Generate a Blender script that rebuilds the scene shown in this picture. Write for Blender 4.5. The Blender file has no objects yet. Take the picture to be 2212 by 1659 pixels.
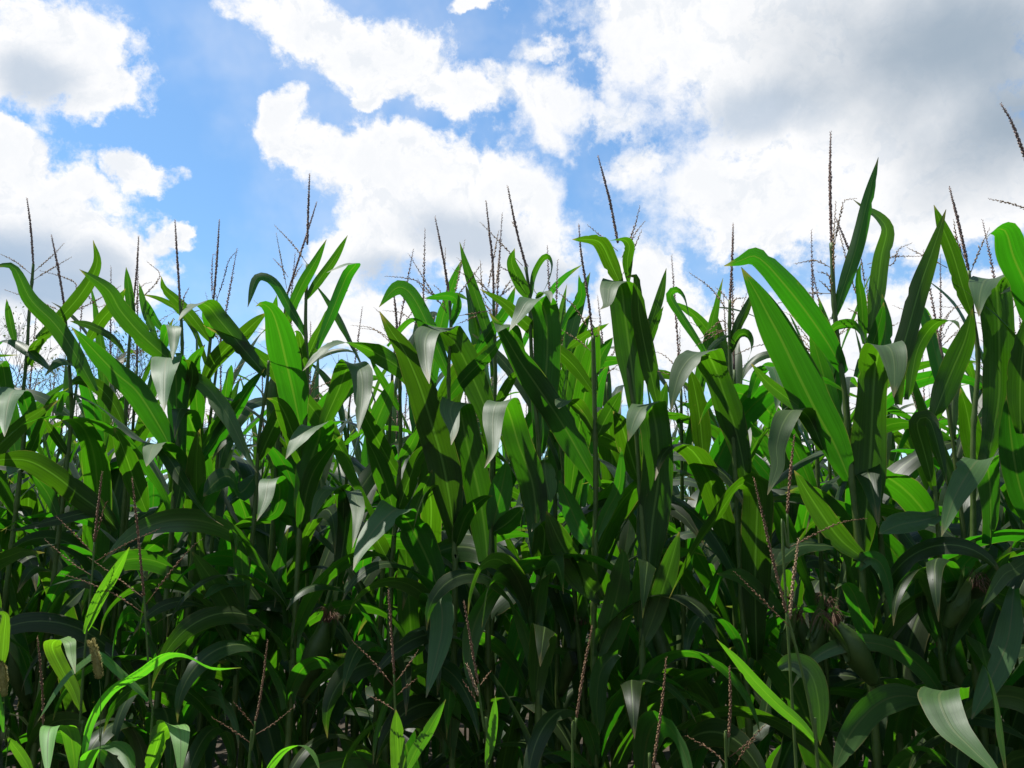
import bpy, math, random
import numpy as np
from mathutils import Vector, Matrix, Quaternion

# ------------------------------------------------------------------ camera, sky, sun, exposure
sc = bpy.context.scene
col = sc.collection
LENS, SENS, PITCH, CAMZ = 28.0, 36.0, math.radians(11.8), 1.6
cam_d = bpy.data.cameras.new('camera'); cam_d.lens = LENS; cam_d.sensor_width = SENS
cam_d.clip_start = 0.05; cam_d.clip_end = 3000
cam = bpy.data.objects.new('camera', cam_d); col.objects.link(cam)
cam.location = (0, 0, CAMZ); cam.rotation_euler = (math.pi / 2 + PITCH, 0, 0)
sc.camera = cam
SUN_AZ, SUN_EL = math.radians(-64), math.radians(71)
EXPO = 0.75
SUN_STRENGTH, SKY_STRENGTH = 5.0, 0.12 * 2 ** -EXPO
sc.view_settings.view_transform = 'Standard'; sc.view_settings.look = 'None'
sc.view_settings.exposure = EXPO; sc.view_settings.gamma = 1.0
sc.render.engine = 'CYCLES'
sc.cycles.max_bounces = 8; sc.cycles.diffuse_bounces = 4; sc.cycles.glossy_bounces = 3
sc.cycles.transmission_bounces = 5; sc.cycles.transparent_max_bounces = 6
sc.cycles.use_denoising = True
sc.cycles.sample_clamp_indirect = 4.0
sc.cycles.caustics_reflective = False; sc.cycles.caustics_refractive = False

sun_d = bpy.data.lights.new('sun', 'SUN'); sun_d.energy = SUN_STRENGTH; sun_d.angle = math.radians(0.5)
sun_d.color = (1.0, 0.965, 0.90)
sun = bpy.data.objects.new('sun', sun_d); col.objects.link(sun)
SUN_DIR = Vector((math.sin(SUN_AZ) * math.cos(SUN_EL), math.cos(SUN_AZ) * math.cos(SUN_EL), math.sin(SUN_EL)))
sun.rotation_euler = SUN_DIR.to_track_quat('Z', 'Y').to_euler(); sun.location = (0, 0, 12)

W0, H0 = 2212.0, 1659.0
def ray(px, py):
    x = (px - W0 / 2) / W0 * SENS / LENS
    y = -(py - H0 / 2) / W0 * SENS / LENS
    c, s = math.cos(PITCH), math.sin(PITCH)
    return Vector((x, c - s * y, s + c * y))
def at(px, py, Y):
    r = ray(px, py)
    return Vector((0, 0, CAMZ)) + r * (Y / r.y)

class NT:
    def __init__(s, t): s.t = t; s.n = t.nodes; s.l = t.links
    def new(s, typ, **kw):
        nd = s.n.new(typ)
        for k, v in kw.items(): setattr(nd, k, v)
        return nd
    def put(s, sock, v):
        if isinstance(v, bpy.types.NodeSocket): s.l.new(v, sock)
        elif v is not None: sock.default_value = v
    def math(s, op, a, b=None, c=None, clamp=False):
        nd = s.new('ShaderNodeMath', operation=op, use_clamp=clamp)
        s.put(nd.inputs[0], a); s.put(nd.inputs[1], b); s.put(nd.inputs[2], c)
        return nd.outputs[0]
    def vec(s, op, a, b=None):
        nd = s.new('ShaderNodeVectorMath', operation=op)
        s.put(nd.inputs[0], a); s.put(nd.inputs[1], b)
        return nd.outputs['Value'] if op in ('DOT_PRODUCT', 'LENGTH') else nd.outputs[0]
    def scale(s, a, f):
        nd = s.new('ShaderNodeVectorMath', operation='SCALE'); s.put(nd.inputs[0], a); s.put(nd.inputs['Scale'], f)
        return nd.outputs[0]
    def mapr(s, v, a, b, c=0.0, d=1.0, smooth=True):
        nd = s.new('ShaderNodeMapRange'); nd.interpolation_type = 'SMOOTHSTEP' if smooth else 'LINEAR'
        s.put(nd.inputs['Value'], v); s.put(nd.inputs['From Min'], a); s.put(nd.inputs['From Max'], b)
        s.put(nd.inputs['To Min'], c); s.put(nd.inputs['To Max'], d)
        return nd.outputs['Result']
    def mix(s, f, a, b):
        nd = s.new('ShaderNodeMix', data_type='RGBA')
        s.put(nd.inputs[0], f); s.put(nd.inputs[6], a if not isinstance(a, tuple) else a + (1,) * (4 - len(a)))
        s.put(nd.inputs[7], b if not isinstance(b, tuple) else b + (1,) * (4 - len(b)))
        return nd.outputs[2]
    def noise(s, v, scale, detail=4, rough=0.55, color=False):
        nd = s.new('ShaderNodeTexNoise'); s.put(nd.inputs['Vector'], v)
        nd.inputs['Scale'].default_value = scale; nd.inputs['Detail'].default_value = detail; nd.inputs['Roughness'].default_value = rough
        return nd.outputs['Color' if color else 'Fac']

def build_world():
    w = bpy.data.worlds.new('World'); sc.world = w; w.use_nodes = True
    t = NT(w.node_tree); t.n.clear()
    geo = t.new('ShaderNodeTexCoord').outputs['Generated']
    d = t.vec('NORMALIZE', geo)
    sky = t.new('ShaderNodeTexSky', sky_type='NISHITA'); sky.sun_disc = False
    sky.sun_elevation = SUN_EL; sky.sun_rotation = SUN_AZ; sky.altitude = 200
    sky.air_density = 1.0; sky.dust_density = 0.6; sky.ozone_density = 1.5
    # fractal warp of the view direction over the sphere of the sky
    n1 = t.vec('SUBTRACT', t.noise(d, 3.2, 3, 0.5, True), (0.5, 0.5, 0.5))
    n2 = t.vec('SUBTRACT', t.noise(d, 13.0, 6, 0.62, True), (0.5, 0.5, 0.5))
    dw = t.vec('ADD', t.vec('ADD', d, t.scale(n1, 0.16)), t.scale(n2, 0.085))
    def blob(src, cx, cy, rx, ry, rot):
        c = ray(cx, cy).normalized(); a = math.radians(rot)
        e1 = ray(cx + rx * math.cos(a), cy + rx * math.sin(a)).normalized() - c
        e2 = ray(cx - ry * math.sin(a), cy + ry * math.cos(a)).normalized() - c
        e1 -= c * e1.dot(c); e2 -= c * e2.dot(c)
        m1 = e1 / e1.length_squared; m2 = e2 / e2.length_squared
        cb = t.new('ShaderNodeCombineXYZ')
        t.put(cb.inputs[0], t.vec('DOT_PRODUCT', src, tuple(m1))); t.put(cb.inputs[1], t.vec('DOT_PRODUCT', src, tuple(m2)))
        return t.math('SUBTRACT', 1.0, t.vec('LENGTH', cb.outputs[0]))
    def union(src, L, k):
        cur = None
        for b in L:
            v = blob(src, *b)
            cur = v if cur is None else t.math('SMOOTH_MAX', cur, v, k)
        return cur
    clouds = [(105, 85, 205, 135, 8), (230, 165, 90, 75, 30),
              (85, 280, 150, 62, 38), (130, 420, 210, 150, 35), (235, 530, 125, 120, 0), (40, 580, 230, 140, 0),
              (312, 352, 72, 42, 25), (240, 385, 90, 50, 30), (398, 515, 38, 38, 0), (350, 505, 40, 50, 0), (30, 700, 130, 60, 0),
              (700, 60, 235, 105, 18), (870, 130, 180, 85, 28), (985, 205, 120, 55, 15), (818, 232, 50, 26, 10), (850, 200, 70, 40, 20),
              (1230, 220, 185, 72, 5), (1200, 270, 80, 45, 20), (1180, 125, 70, 32, 0), (1030, 15, 60, 26, 0),
              (632, 255, 55, 62, 0), (680, 335, 130, 66, 25), (880, 400, 235, 105, 5), (1010, 490, 280, 125, 5), (1150, 415, 120, 80, 30),
              (830, 520, 150, 130, -20), (720, 570, 85, 60, 0), (740, 680, 150, 85, 0), (1180, 570, 130, 90, 0),
              (1820, 130, 560, 330, 10), (1640, 400, 310, 140, 12), (2050, 400, 330, 140, -4), (1440, 60, 260, 130, 0), (1380, 350, 70, 60, 0),
              (1380, 640, 110, 110, 0), (1250, 760, 220, 120, 0), (1560, 740, 240, 120, 0), (1820, 760, 380, 150, -4), (2120, 680, 200, 100, 0),
              (1900, 900, 500, 140, 0), (760, 860, 130, 60, 0), (1050, 880, 240, 70, 0), (300, 900, 260, 60, 0)]
    field = union(dw, clouds, 0.16)
    det = t.noise(dw, 20.0, 6, 0.62)
    wisps = t.noise(d, 34.0, 7, 0.66)
    big = t.noise(d, 7.5, 5, 0.6)
    f2 = t.math('ADD', field, t.math('MULTIPLY', t.math('SUBTRACT', det, 0.5), 1.0))
    f2 = t.math('ADD', f2, t.math('MULTIPLY', t.math('SUBTRACT', big, 0.5), 0.9))
    f2 = t.math('ADD', f2, t.math('MULTIPLY', t.math('SUBTRACT', wisps, 0.5), 0.9))
    # ragged blue holes in the thin middle-right bank
    hole = t.math('MAXIMUM', blob(d, 1330, 330, 170, 150, 40), blob(d, 1240, 120, 170, 100, 40))
    hole = t.math('MULTIPLY', t.mapr(hole, 0.0, 0.7), t.mapr(t.noise(d, 11.0, 6, 0.65), 0.40, 0.60))
    f2 = t.math('SUBTRACT', f2, t.math('MULTIPLY', hole, 0.75))
    # far from the photographed part of the sky: scattered cumulus of plain noise
    sc_n = t.mapr(t.noise(d, 2.6, 7, 0.58), 0.50, 0.60)
    sepz = t.new('ShaderNodeSeparateXYZ'); t.put(sepz.inputs[0], d)
    back = t.math('MULTIPLY', t.mapr(sepz.outputs[1], 0.45, 0.05), sc_n)
    thin = t.mapr(t.math('MAXIMUM', blob(d, 1330, 330, 330, 250, 30), blob(d, 1240, 100, 260, 130, 20)), 0.0, 0.6)
    mask = t.math('MAXIMUM', t.mapr(f2, t.math('SUBTRACT', -0.12, t.math('MULTIPLY', thin, 0.16)), t.math('ADD', 0.32, t.math('MULTIPLY', thin, 0.30))), t.math('MULTIPLY', back, 0.9))
    # thickness of the cloud: soft grey bellies against bright rims
    grey = union(t.vec('ADD', d, t.scale(n1, 0.10)), [(2060, 90, 640, 280, 10), (2180, 250, 360, 220, 0)], 0.35)
    grey = t.math('MULTIPLY', t.mapr(t.math('ADD', grey, t.math('MULTIPLY', t.math('SUBTRACT', big, 0.5), 0.7)), -0.05, 0.95), 1.0)
    mild = union(t.vec('ADD', d, t.scale(n1, 0.12)), [(95, 150, 150, 80, 10), (50, 530, 260, 130, 8), (40, 560, 200, 90, 0), (220, 560, 110, 90, 0), (1010, 520, 230, 80, 0), (1200, 600, 150, 70, 0),
                                          (1620, 220, 200, 90, 0), (830, 600, 120, 60, 0)], 0.15)
    mild = t.mapr(t.math('ADD', mild, t.math('MULTIPLY', t.math('SUBTRACT', det, 0.5), 0.7)), 0.0, 0.75)
    soft = t.mapr(t.noise(dw, 9.0, 5, 0.6), 0.35, 0.75)
    k = 2 ** -EXPO / SKY_STRENGTH
    white = (1.03 * k, 1.03 * k, 1.04 * k)
    st = Vector((SUN_DIR.x, 0.0, SUN_DIR.z)).normalized() * 0.022
    det2 = t.noise(t.vec('ADD', dw, tuple(st)), 20.0, 6, 0.62)
    relief = t.mapr(t.math('SUBTRACT', det2, det), -0.01, 0.16)
    core = t.math('MULTIPLY', t.mapr(f2, 0.15, 0.75), t.math('ADD', 0.25, t.math('MULTIPLY', t.mapr(det, 0.38, 0.66), 0.75)))
    cc = t.mix(t.math('MULTIPLY', relief, 0.45), white, (0.72 * k, 0.79 * k, 0.88 * k))
    cc = t.mix(t.math('MULTIPLY', core, 0.34), cc, (0.76 * k, 0.82 * k, 0.89 * k))
    cc = t.mix(t.math('MULTIPLY', mild, 0.85), cc, (0.55 * k, 0.64 * k, 0.76 * k))
    belly = union(t.vec('ADD', d, t.scale(n1, 0.12)), [(20, 530, 220, 110, 0), (130, 590, 150, 70, 0)], 0.1)
    belly = t.mapr(t.math('ADD', belly, t.math('MULTIPLY', t.math('SUBTRACT', det, 0.5), 0.5)), 0.0, 0.8)
    cc = t.mix(t.math('MULTIPLY', belly, 0.8), cc, (0.40 * k, 0.54 * k, 0.72 * k))
    cc = t.mix(t.math('MULTIPLY', grey, 0.92), cc, (0.33 * k, 0.42 * k, 0.52 * k))
    blue = t.new('ShaderNodeHueSaturation'); blue.inputs['Saturation'].default_value = 1.12; blue.inputs['Value'].default_value = 1.0
    t.put(blue.inputs['Color'], t.mix(1.0, sky.outputs[0], sky.outputs[0]))
    tintn = t.vec('MULTIPLY', blue.outputs[0], (1.42, 1.66, 1.66))
    veil = t.math('MULTIPLY', t.mapr(t.noise(d, 4.0, 5, 0.6), 0.42, 0.75), 0.30)
    out = t.mix(mask, t.mix(veil, tintn, white), cc)
    bg = t.new('ShaderNodeBackground'); bg.inputs['Strength'].default_value = SKY_STRENGTH
    t.put(bg.inputs['Color'], out)
    o = t.new('ShaderNodeOutputWorld'); t.l.new(bg.outputs[0], o.inputs['Surface'])
    w.cycles.sampling_method = 'MANUAL'; w.cycles.sample_map_resolution = 512
build_world()

# ------------------------------------------------------------------ materials
def mat(name):
    m = bpy.data.materials.new(name); m.use_nodes = True
    t = NT(m.node_tree); t.n.clear()
    return m, t
def leaf_material(name, refl, trans, rib_r, rib_t, gloss=0.36, spec=0.5, mixf=0.5):
    m, t = mat(name)
    uv = t.new('ShaderNodeUVMap').outputs[0]
    sp = t.new('ShaderNodeSeparateXYZ'); t.put(sp.inputs[0], uv)
    u, v = sp.outputs[0], sp.outputs[1]
    a = t.math('ABSOLUTE', t.math('SUBTRACT', u, 0.5))
    rib = t.mapr(a, 0.018, 0.045, 1.0, 0.0)
    rnd = t.new('ShaderNodeObjectInfo').outputs['Random']
    st = t.new('ShaderNodeCombineXYZ'); t.put(st.inputs[0], t.math('MULTIPLY', u, 14.0)); t.put(st.inputs[1], t.math('MULTIPLY', v, 2.2)); t.put(st.inputs[2], t.math('MULTIPLY', rnd, 37.0))
    streak = t.noise(st.outputs[0], 1.0, 4, 0.6)
    st2 = t.new('ShaderNodeCombineXYZ'); t.put(st2.inputs[0], t.math('MULTIPLY', u, 60.0)); t.put(st2.inputs[1], t.math('MULTIPLY', v, 1.5)); t.put(st2.inputs[2], t.math('MULTIPLY', rnd, 11.0))
    vein = t.noise(st2.outputs[0], 1.0, 2, 0.5)
    st3 = t.new('ShaderNodeCombineXYZ'); t.put(st3.inputs[0], t.math('MULTIPLY', u, 3.0)); t.put(st3.inputs[1], t.math('MULTIPLY', v, 9.0)); t.put(st3.inputs[2], t.math('MULTIPLY', rnd, 91.0))
    blot = t.noise(st3.outputs[0], 1.0, 5, 0.6)
    var = t.math('ADD', t.math('MULTIPLY', t.mapr(streak, 0.3, 0.7), 0.55), t.math('MULTIPLY', t.mapr(vein, 0.3, 0.7), 0.45))
    val = t.math('ADD', t.math('MULTIPLY', var, 0.5), t.math('ADD', 0.55, t.math('MULTIPLY', rnd, 0.45)))
    hs = t.math('ADD', 0.474, t.math('MULTIPLY', rnd, 0.034))
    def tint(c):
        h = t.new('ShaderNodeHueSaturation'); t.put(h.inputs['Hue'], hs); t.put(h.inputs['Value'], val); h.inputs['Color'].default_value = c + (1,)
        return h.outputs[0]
    tip = t.mapr(t.math('ADD', v, t.math('MULTIPLY', t.math('SUBTRACT', blot, 0.5), 0.18)), 0.93, 1.0)
    rim = t.math('MULTIPLY', t.mapr(t.math('ADD', a, t.math('MULTIPLY', t.math('SUBTRACT', blot, 0.5), 0.10)), 0.475, 0.505), 0.45)
    spot = t.math('MULTIPLY', t.mapr(blot, 0.68, 0.76), 0.30)
    dry = t.math('MAXIMUM', t.math('MAXIMUM', t.math('MULTIPLY', tip, 0.8), spot), rim)
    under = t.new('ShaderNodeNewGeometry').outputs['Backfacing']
    face = t.mix(under, tint(tuple(np.array(refl) * (2.2, 2.7, 2.1))), tint(refl))     # waxy upper face, its colour raised to imitate reflected sky
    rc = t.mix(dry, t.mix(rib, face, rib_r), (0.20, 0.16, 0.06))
    tc = t.mix(dry, t.mix(rib, tint(trans), rib_t), (0.32, 0.26, 0.05))
    # thicker flesh by the midrib lets less light through
    p = t.new('ShaderNodeBsdfPrincipled')
    t.put(p.inputs['Base Color'], rc)
    t.put(p.inputs['Roughness'], t.math('ADD', t.math('ADD', gloss, t.math('MULTIPLY', t.math('SUBTRACT', 1.0, under), 0.10)), t.math('MULTIPLY', blot, 0.14)))
    t.put(p.inputs['Specular IOR Level'], t.math('ADD', spec - 0.12, t.math('MULTIPLY', t.math('SUBTRACT', 1.0, under), 0.34))); p.inputs['IOR'].default_value = 1.45
    bmp = t.new('ShaderNodeBump'); bmp.inputs['Strength'].default_value = 0.16; bmp.inputs['Distance'].default_value = 0.0015
    t.put(bmp.inputs['Height'], t.math('ADD', t.math('MULTIPLY', vein, 0.8), t.math('ADD', streak, t.math('MULTIPLY', rib, 0.9))))
    t.put(p.inputs['Normal'], bmp.outputs[0])
    tr = t.new('ShaderNodeBsdfTranslucent'); t.put(tr.inputs['Color'], tc); t.put(tr.inputs['Normal'], bmp.outputs[0])
    mx = t.new('ShaderNodeMixShader'); mx.inputs[0].default_value = mixf
    t.l.new(p.outputs[0], mx.inputs[1]); t.l.new(tr.outputs[0], mx.inputs[2])
    o = t.new('ShaderNodeOutputMaterial'); t.l.new(mx.outputs[0], o.inputs['Surface'])
    return m
def plain_material(name, c1, c2, scale, rough=0.6, trans=None, spec=0.4, bump=0.0):
    m, t = mat(name)
    pos = t.new('ShaderNodeTexCoord').outputs['Object']
    n = t.noise(pos, scale, 4, 0.6)
    c = t.mix(t.mapr(n, 0.3, 0.7), c1, c2)
    p = t.new('ShaderNodeBsdfPrincipled'); t.put(p.inputs['Base Color'], c)
    p.inputs['Roughness'].default_value = rough; p.inputs['Specular IOR Level'].default_value = spec
    if bump:
        b = t.new('ShaderNodeBump'); b.inputs['Strength'].default_value = bump; b.inputs['Distance'].default_value = 0.02
        t.put(b.inputs['Height'], n); t.put(p.inputs['Normal'], b.outputs[0])
    o = t.new('ShaderNodeOutputMaterial')
    if trans:
        tr = t.new('ShaderNodeBsdfTranslucent'); tr.inputs['Color'].default_value = trans + (1,)
        mx = t.new('ShaderNodeMixShader'); mx.inputs[0].default_value = 0.3
        t.l.new(p.outputs[0], mx.inputs[1]); t.l.new(tr.outputs[0], mx.inputs[2]); t.l.new(mx.outputs[0], o.inputs['Surface'])
    else: t.l.new(p.outputs[0], o.inputs['Surface'])
    return m
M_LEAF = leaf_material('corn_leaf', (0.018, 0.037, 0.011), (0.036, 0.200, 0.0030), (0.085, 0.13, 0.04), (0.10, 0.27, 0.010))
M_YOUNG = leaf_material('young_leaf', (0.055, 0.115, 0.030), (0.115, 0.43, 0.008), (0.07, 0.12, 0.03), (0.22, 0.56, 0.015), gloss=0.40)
M_STALK = plain_material('corn_stalk', (0.060, 0.105, 0.020), (0.10, 0.15, 0.035), 25, 0.5, (0.10, 0.24, 0.02), spec=0.3)
M_SPIKE = plain_material('tassel_dark', (0.15, 0.10, 0.10), (0.34, 0.24, 0.18), 180, 0.6, (0.40, 0.22, 0.16))
M_TAN = plain_material('tassel_tan', (0.22, 0.14, 0.08), (0.40, 0.29, 0.16), 160, 0.6, (0.5, 0.32, 0.14))
M_RED = plain_material('tassel_red', (0.12, 0.062, 0.035), (0.27, 0.165, 0.08), 160, 0.6, (0.35, 0.14, 0.07))
M_HUSK = plain_material('ear_husk', (0.040, 0.080, 0.016), (0.065, 0.11, 0.025), 30, 0.5, (0.10, 0.22, 0.01))
M_SILK = plain_material('ear_silk', (0.06, 0.030, 0.018), (0.14, 0.07, 0.035), 90, 0.7)
M_FOX = plain_material('foxtail', (0.22, 0.19, 0.05), (0.34, 0.30, 0.09), 60, 0.6, (0.6, 0.5, 0.12))
M_SOIL = plain_material('soil', (0.022, 0.016, 0.010), (0.055, 0.040, 0.026), 6, 0.95, bump=0.8)
M_BARK = plain_material('bark', (0.06, 0.05, 0.04), (0.12, 0.10, 0.08), 8, 0.9)
M_TREELEAF = plain_material('tree_leaf', (0.03, 0.045, 0.02), (0.06, 0.075, 0.03), 3, 0.6, (0.10, 0.16, 0.03))

# ------------------------------------------------------------------ mesh helpers
class MB:
    def __init__(s): s.v = []; s.f = []; s.uv = []
    def add(s, V, F, UV=None):
        b = len(s.v); s.v.extend(V)
        s.f.extend([tuple(i + b for i in f) for f in F])
        s.uv.extend(UV if UV is not None else [(0.3, 0.5)] * len(V))
    def mesh(s, name, material):
        me = bpy.data.meshes.new(name)
        me.from_pydata([tuple(p) for p in s.v], [], s.f)
        uvl = me.uv_layers.new(name='UVMap')
        idx = np.empty(len(me.loops), dtype=np.int32); me.loops.foreach_get('vertex_index', idx)
        uvl.data.foreach_set('uv', np.array(s.uv, dtype=np.float32)[idx].ravel())
        me.polygons.foreach_set('use_smooth', np.ones(len(me.polygons), dtype=bool))
        me.materials.append(material); me.update()
        return me
def spline(P, n):
    P = [np.array(p, dtype=float) for p in P]
    if len(P) == 2: P = [P[0], (P[0] + P[1]) / 2, P[1]]
    Q = [2 * P[0] - P[1]] + P + [2 * P[-1] - P[-2]]
    out = []
    for i in range(1, len(Q) - 2):
        p0, p1, p2, p3 = Q[i - 1:i + 3]
        for k in range(16):
            t = k / 16
            out.append(0.5 * (2 * p1 + (p2 - p0) * t + (2 * p0 - 5 * p1 + 4 * p2 - p3) * t * t + (3 * p1 - p0 - 3 * p2 + p3) * t ** 3))
    out.append(P[-1]); out = np.array(out)
    L = np.concatenate([[0], np.cumsum(np.linalg.norm(np.diff(out, axis=0), axis=1))])
    s = np.linspace(0, L[-1], n)
    return np.stack([np.interp(s, L, out[:, k]) for k in range(3)], axis=1), L[-1]
def unit(a): return a / max(1e-9, np.linalg.norm(a))
def frames(C, side0):
    T = np.gradient(C, axis=0); T = np.array([unit(x) for x in T])
    S = []; s = unit(side0 - T[0] * np.dot(side0, T[0]))
    for i in range(len(C)):
        if i:
            ax = np.cross(T[i - 1], T[i]); sn = np.linalg.norm(ax); cs = np.dot(T[i - 1], T[i])
            if sn > 1e-8:
                q = Quaternion(Vector(ax / sn), math.atan2(sn, cs)); s = np.array(q @ Vector(s))
        s = unit(s - T[i] * np.dot(s, T[i])); S.append(s)
    return T, np.array(S)
def wprof(t):
    up = min(1.0, t / 0.30); up = up * up * (3 - 2 * up)
    x = max(0.0, (t - 0.45) / 0.55)
    return (0.52 + 0.48 * up) * (1 - x ** 2.3)
def leaf_geo(mb, P, width, side0, twist=0.0, fold=0.22, ripple=0.06, seed=0, n=30, nx=6, cup=0.0, fixed=False):
    """a corn blade: an arched ribbon, creased along the midrib, with wavy margins; the upper face is side x tangent"""
    rnd = random.Random(seed)
    C, L = spline(P, n)
    T, S = frames(C, side0)
    if fixed: S = np.array([unit(side0 - x * np.dot(side0, x)) for x in T])
    ph1, ph2 = rnd.uniform(0, 6.28), rnd.uniform(0, 6.28); f1 = rnd.uniform(5, 9); f2 = rnd.uniform(5, 9)
    V, UV, F = [], [], []
    p3, p4 = rnd.uniform(0, 6.28), rnd.uniform(0, 6.28); wob = rnd.uniform(5, 14)
    cuts = [(rnd.uniform(.15, .9), rnd.choice((-1, 1)), rnd.uniform(.72, .93)) for _ in range(rnd.choice((0, 1, 2, 3)))]
    S = [x for x in S]
    for i in range(n):
        t = i / (n - 1)
        tw = math.radians(twist * t + rnd.uniform(-1, 1) * 1.5 + wob * math.sin(4.2 * t * L / 0.6 + p3) * min(1, t / .2))
        s = S[i] * math.cos(tw) + np.cross(T[i], S[i]) * math.sin(tw)
        nrm = np.cross(s, T[i])
        w = max(0.0006, width * wprof(t) * 0.5)
        fo = fold * (1.15 - 0.7 * t) + (0.9 * (1 - t / 0.08) if t < 0.08 else 0)
        for j in range(nx + 1):
            u = 2 * j / nx - 1
            au = abs(u)
            r = ripple * math.sin(f1 * t * L / 0.35 + ph1) if u < 0 else ripple * math.sin(f2 * t * L / 0.35 + ph2)
            h = fo * au ** 1.25 + r * au * au * min(1, t / 0.15) + cup * au * au
            k = 1 / math.sqrt(1 + fo * fo)
            uu = u
            if au > 0.99:
                for ct, cs_, cd in cuts:
                    if cs_ * u > 0 and abs(t - ct) < 0.6 / (n - 1): uu = u * cd
                uu *= 1 + 0.035 * math.sin(11 * t * L / 0.35 + p4 + (1.7 if u > 0 else 0))
            V.append(C[i] + s * (uu * w * k) + nrm * (h * w)); UV.append((0.5 + 0.5 * u, t))
    for i in range(n - 1):
        for j in range(nx):
            a = i * (nx + 1) + j
            F.append((a, a + 1, a + nx + 2, a + nx + 1))
    mb.add(V, F, UV)
def tube_geo(mb, C, R, k=7):
    T, S = frames(C, np.array((1.0, 0.13, 0.07)))
    V, F, UV = [], [], []
    for i in range(len(C)):
        B = np.cross(T[i], S[i])
        for j in range(k):
            a = 2 * math.pi * j / k
            V.append(C[i] + (S[i] * math.cos(a) + B * math.sin(a)) * R[i]); UV.append((0.3, i / len(C)))
    for i in range(len(C) - 1):
        for j in range(k):
            a, b = i * k + j, i * k + (j + 1) % k
            F.append((a, b, b + k, a + k))
    F.append(tuple(range(k - 1, -1, -1))); F.append(tuple((len(C) - 1) * k + j for j in range(k)))
    mb.add(V, F, UV)
def grain_geo(mb, p, d, ln, r):
    """one spikelet: a pointed lozenge"""
    d = unit(d); s = unit(np.cross(d, (0.31, 0.52, 0.8))); b = np.cross(d, s); m = p + d * ln * 0.45
    mb.add([p, m + s * r, m + b * r, m - s * r, m - b * r, p + d * ln],
           [(0, 2, 1), (0, 3, 2), (0, 4, 3), (0, 1, 4), (5, 1, 2), (5, 2, 3), (5, 3, 4), (5, 4, 1)])
def ear_of_grain(mb, P, r0, step, ln, gr, spread, seed, bare=0.0, k=1.0):
    """rachis with spikelets from the share `bare` of its length to the tip (P runs from base to tip)"""
    rnd = random.Random(seed)
    C, L = spline(P, max(8, int(14 * k)))
    tube_geo(mb, C, [r0 * (1 - 0.75 * i / len(C)) for i in range(len(C))], 5)
    D, L = spline(P, max(3, int(L / step)))
    T, S = frames(D, np.array((0.9, 0.3, 0.1)))
    a = rnd.uniform(0, 6)
    for i in range(len(D)):
        t = i / (len(D) - 1)
        if t < bare: continue
        taper = 1.0 - 0.55 * max(0, (t - 0.55) / 0.45)
        a += 2.4 + rnd.uniform(-0.3, 0.3)
        q = S[i] * math.cos(a) + np.cross(T[i], S[i]) * math.sin(a)
        sp = spread * rnd.uniform(0.4, 2.1)
        if rnd.random() < 0.05: sp *= 2.5
        grain_geo(mb, D[i] + q * r0 * 0.6, T[i] + q * sp, ln * taper * rnd.uniform(0.7, 1.25), gr * taper * rnd.uniform(0.75, 1.2))
    return
def newobj(name, me, parent=None, loc=None):
    o = bpy.data.objects.new(name, me); col.objects.link(o)
    if loc is not None: o.location = loc
    if parent is not None: o.parent = parent
    return o
def tag(o, label=None, cat=None, group=None, kind=None):
    if label: o['label'] = label
    if cat: o['category'] = cat
    if group: o['group'] = group
    if kind: o['kind'] = kind
    return o

# ------------------------------------------------------------------ ground
g = MB(); N = 60
rg = random.Random(3)
V = []; F = []
xs = [-400, -120, -40] + list(np.linspace(-20, 20, 54)) + [40, 120, 400]
ys = [-400, -120, -40, -10] + list(np.linspace(-4, 26, 50)) + [40, 120, 400, 900]
for y in ys:
    for x in xs:
        V.append((x, y, -0.02 + (rg.uniform(-0.025, 0.025) if abs(x) < 21 and -5 < y < 27 else 0)))
for i in range(len(ys) - 1):
    for j in range(len(xs) - 1):
        a = i * len(xs) + j; F.append((a, a + 1, a + 1 + len(xs), a + len(xs)))
g.add(V, F)
tag(newobj('ground', g.mesh('ground', M_SOIL)), kind='structure')

# ------------------------------------------------------------------ tracing helpers: the nine close-ups the plants were measured in
CROPS = {'A': (0, 400), 'B': (800, 400), 'C': (1660, 250), 'D': (0, 1245), 'E': (800, 1245), 'F': (1660, 1245), 'G': (0, 800), 'H': (800, 800), 'I': (1660, 800)}
S1 = 900 / 2212 * 2212 / 2560
def px(c, x, y):
    ox, oy = CROPS[c]
    return (x * 900 / 2212 + ox) * 2212 / 2560, (y * 900 / 2212 + oy) * 2212 / 2560
def rowY(pxx):
    k = (pxx - W0 / 2) / W0 * SENS / LENS
    return 2.35 / (1 + 0.21 * k)

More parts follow.
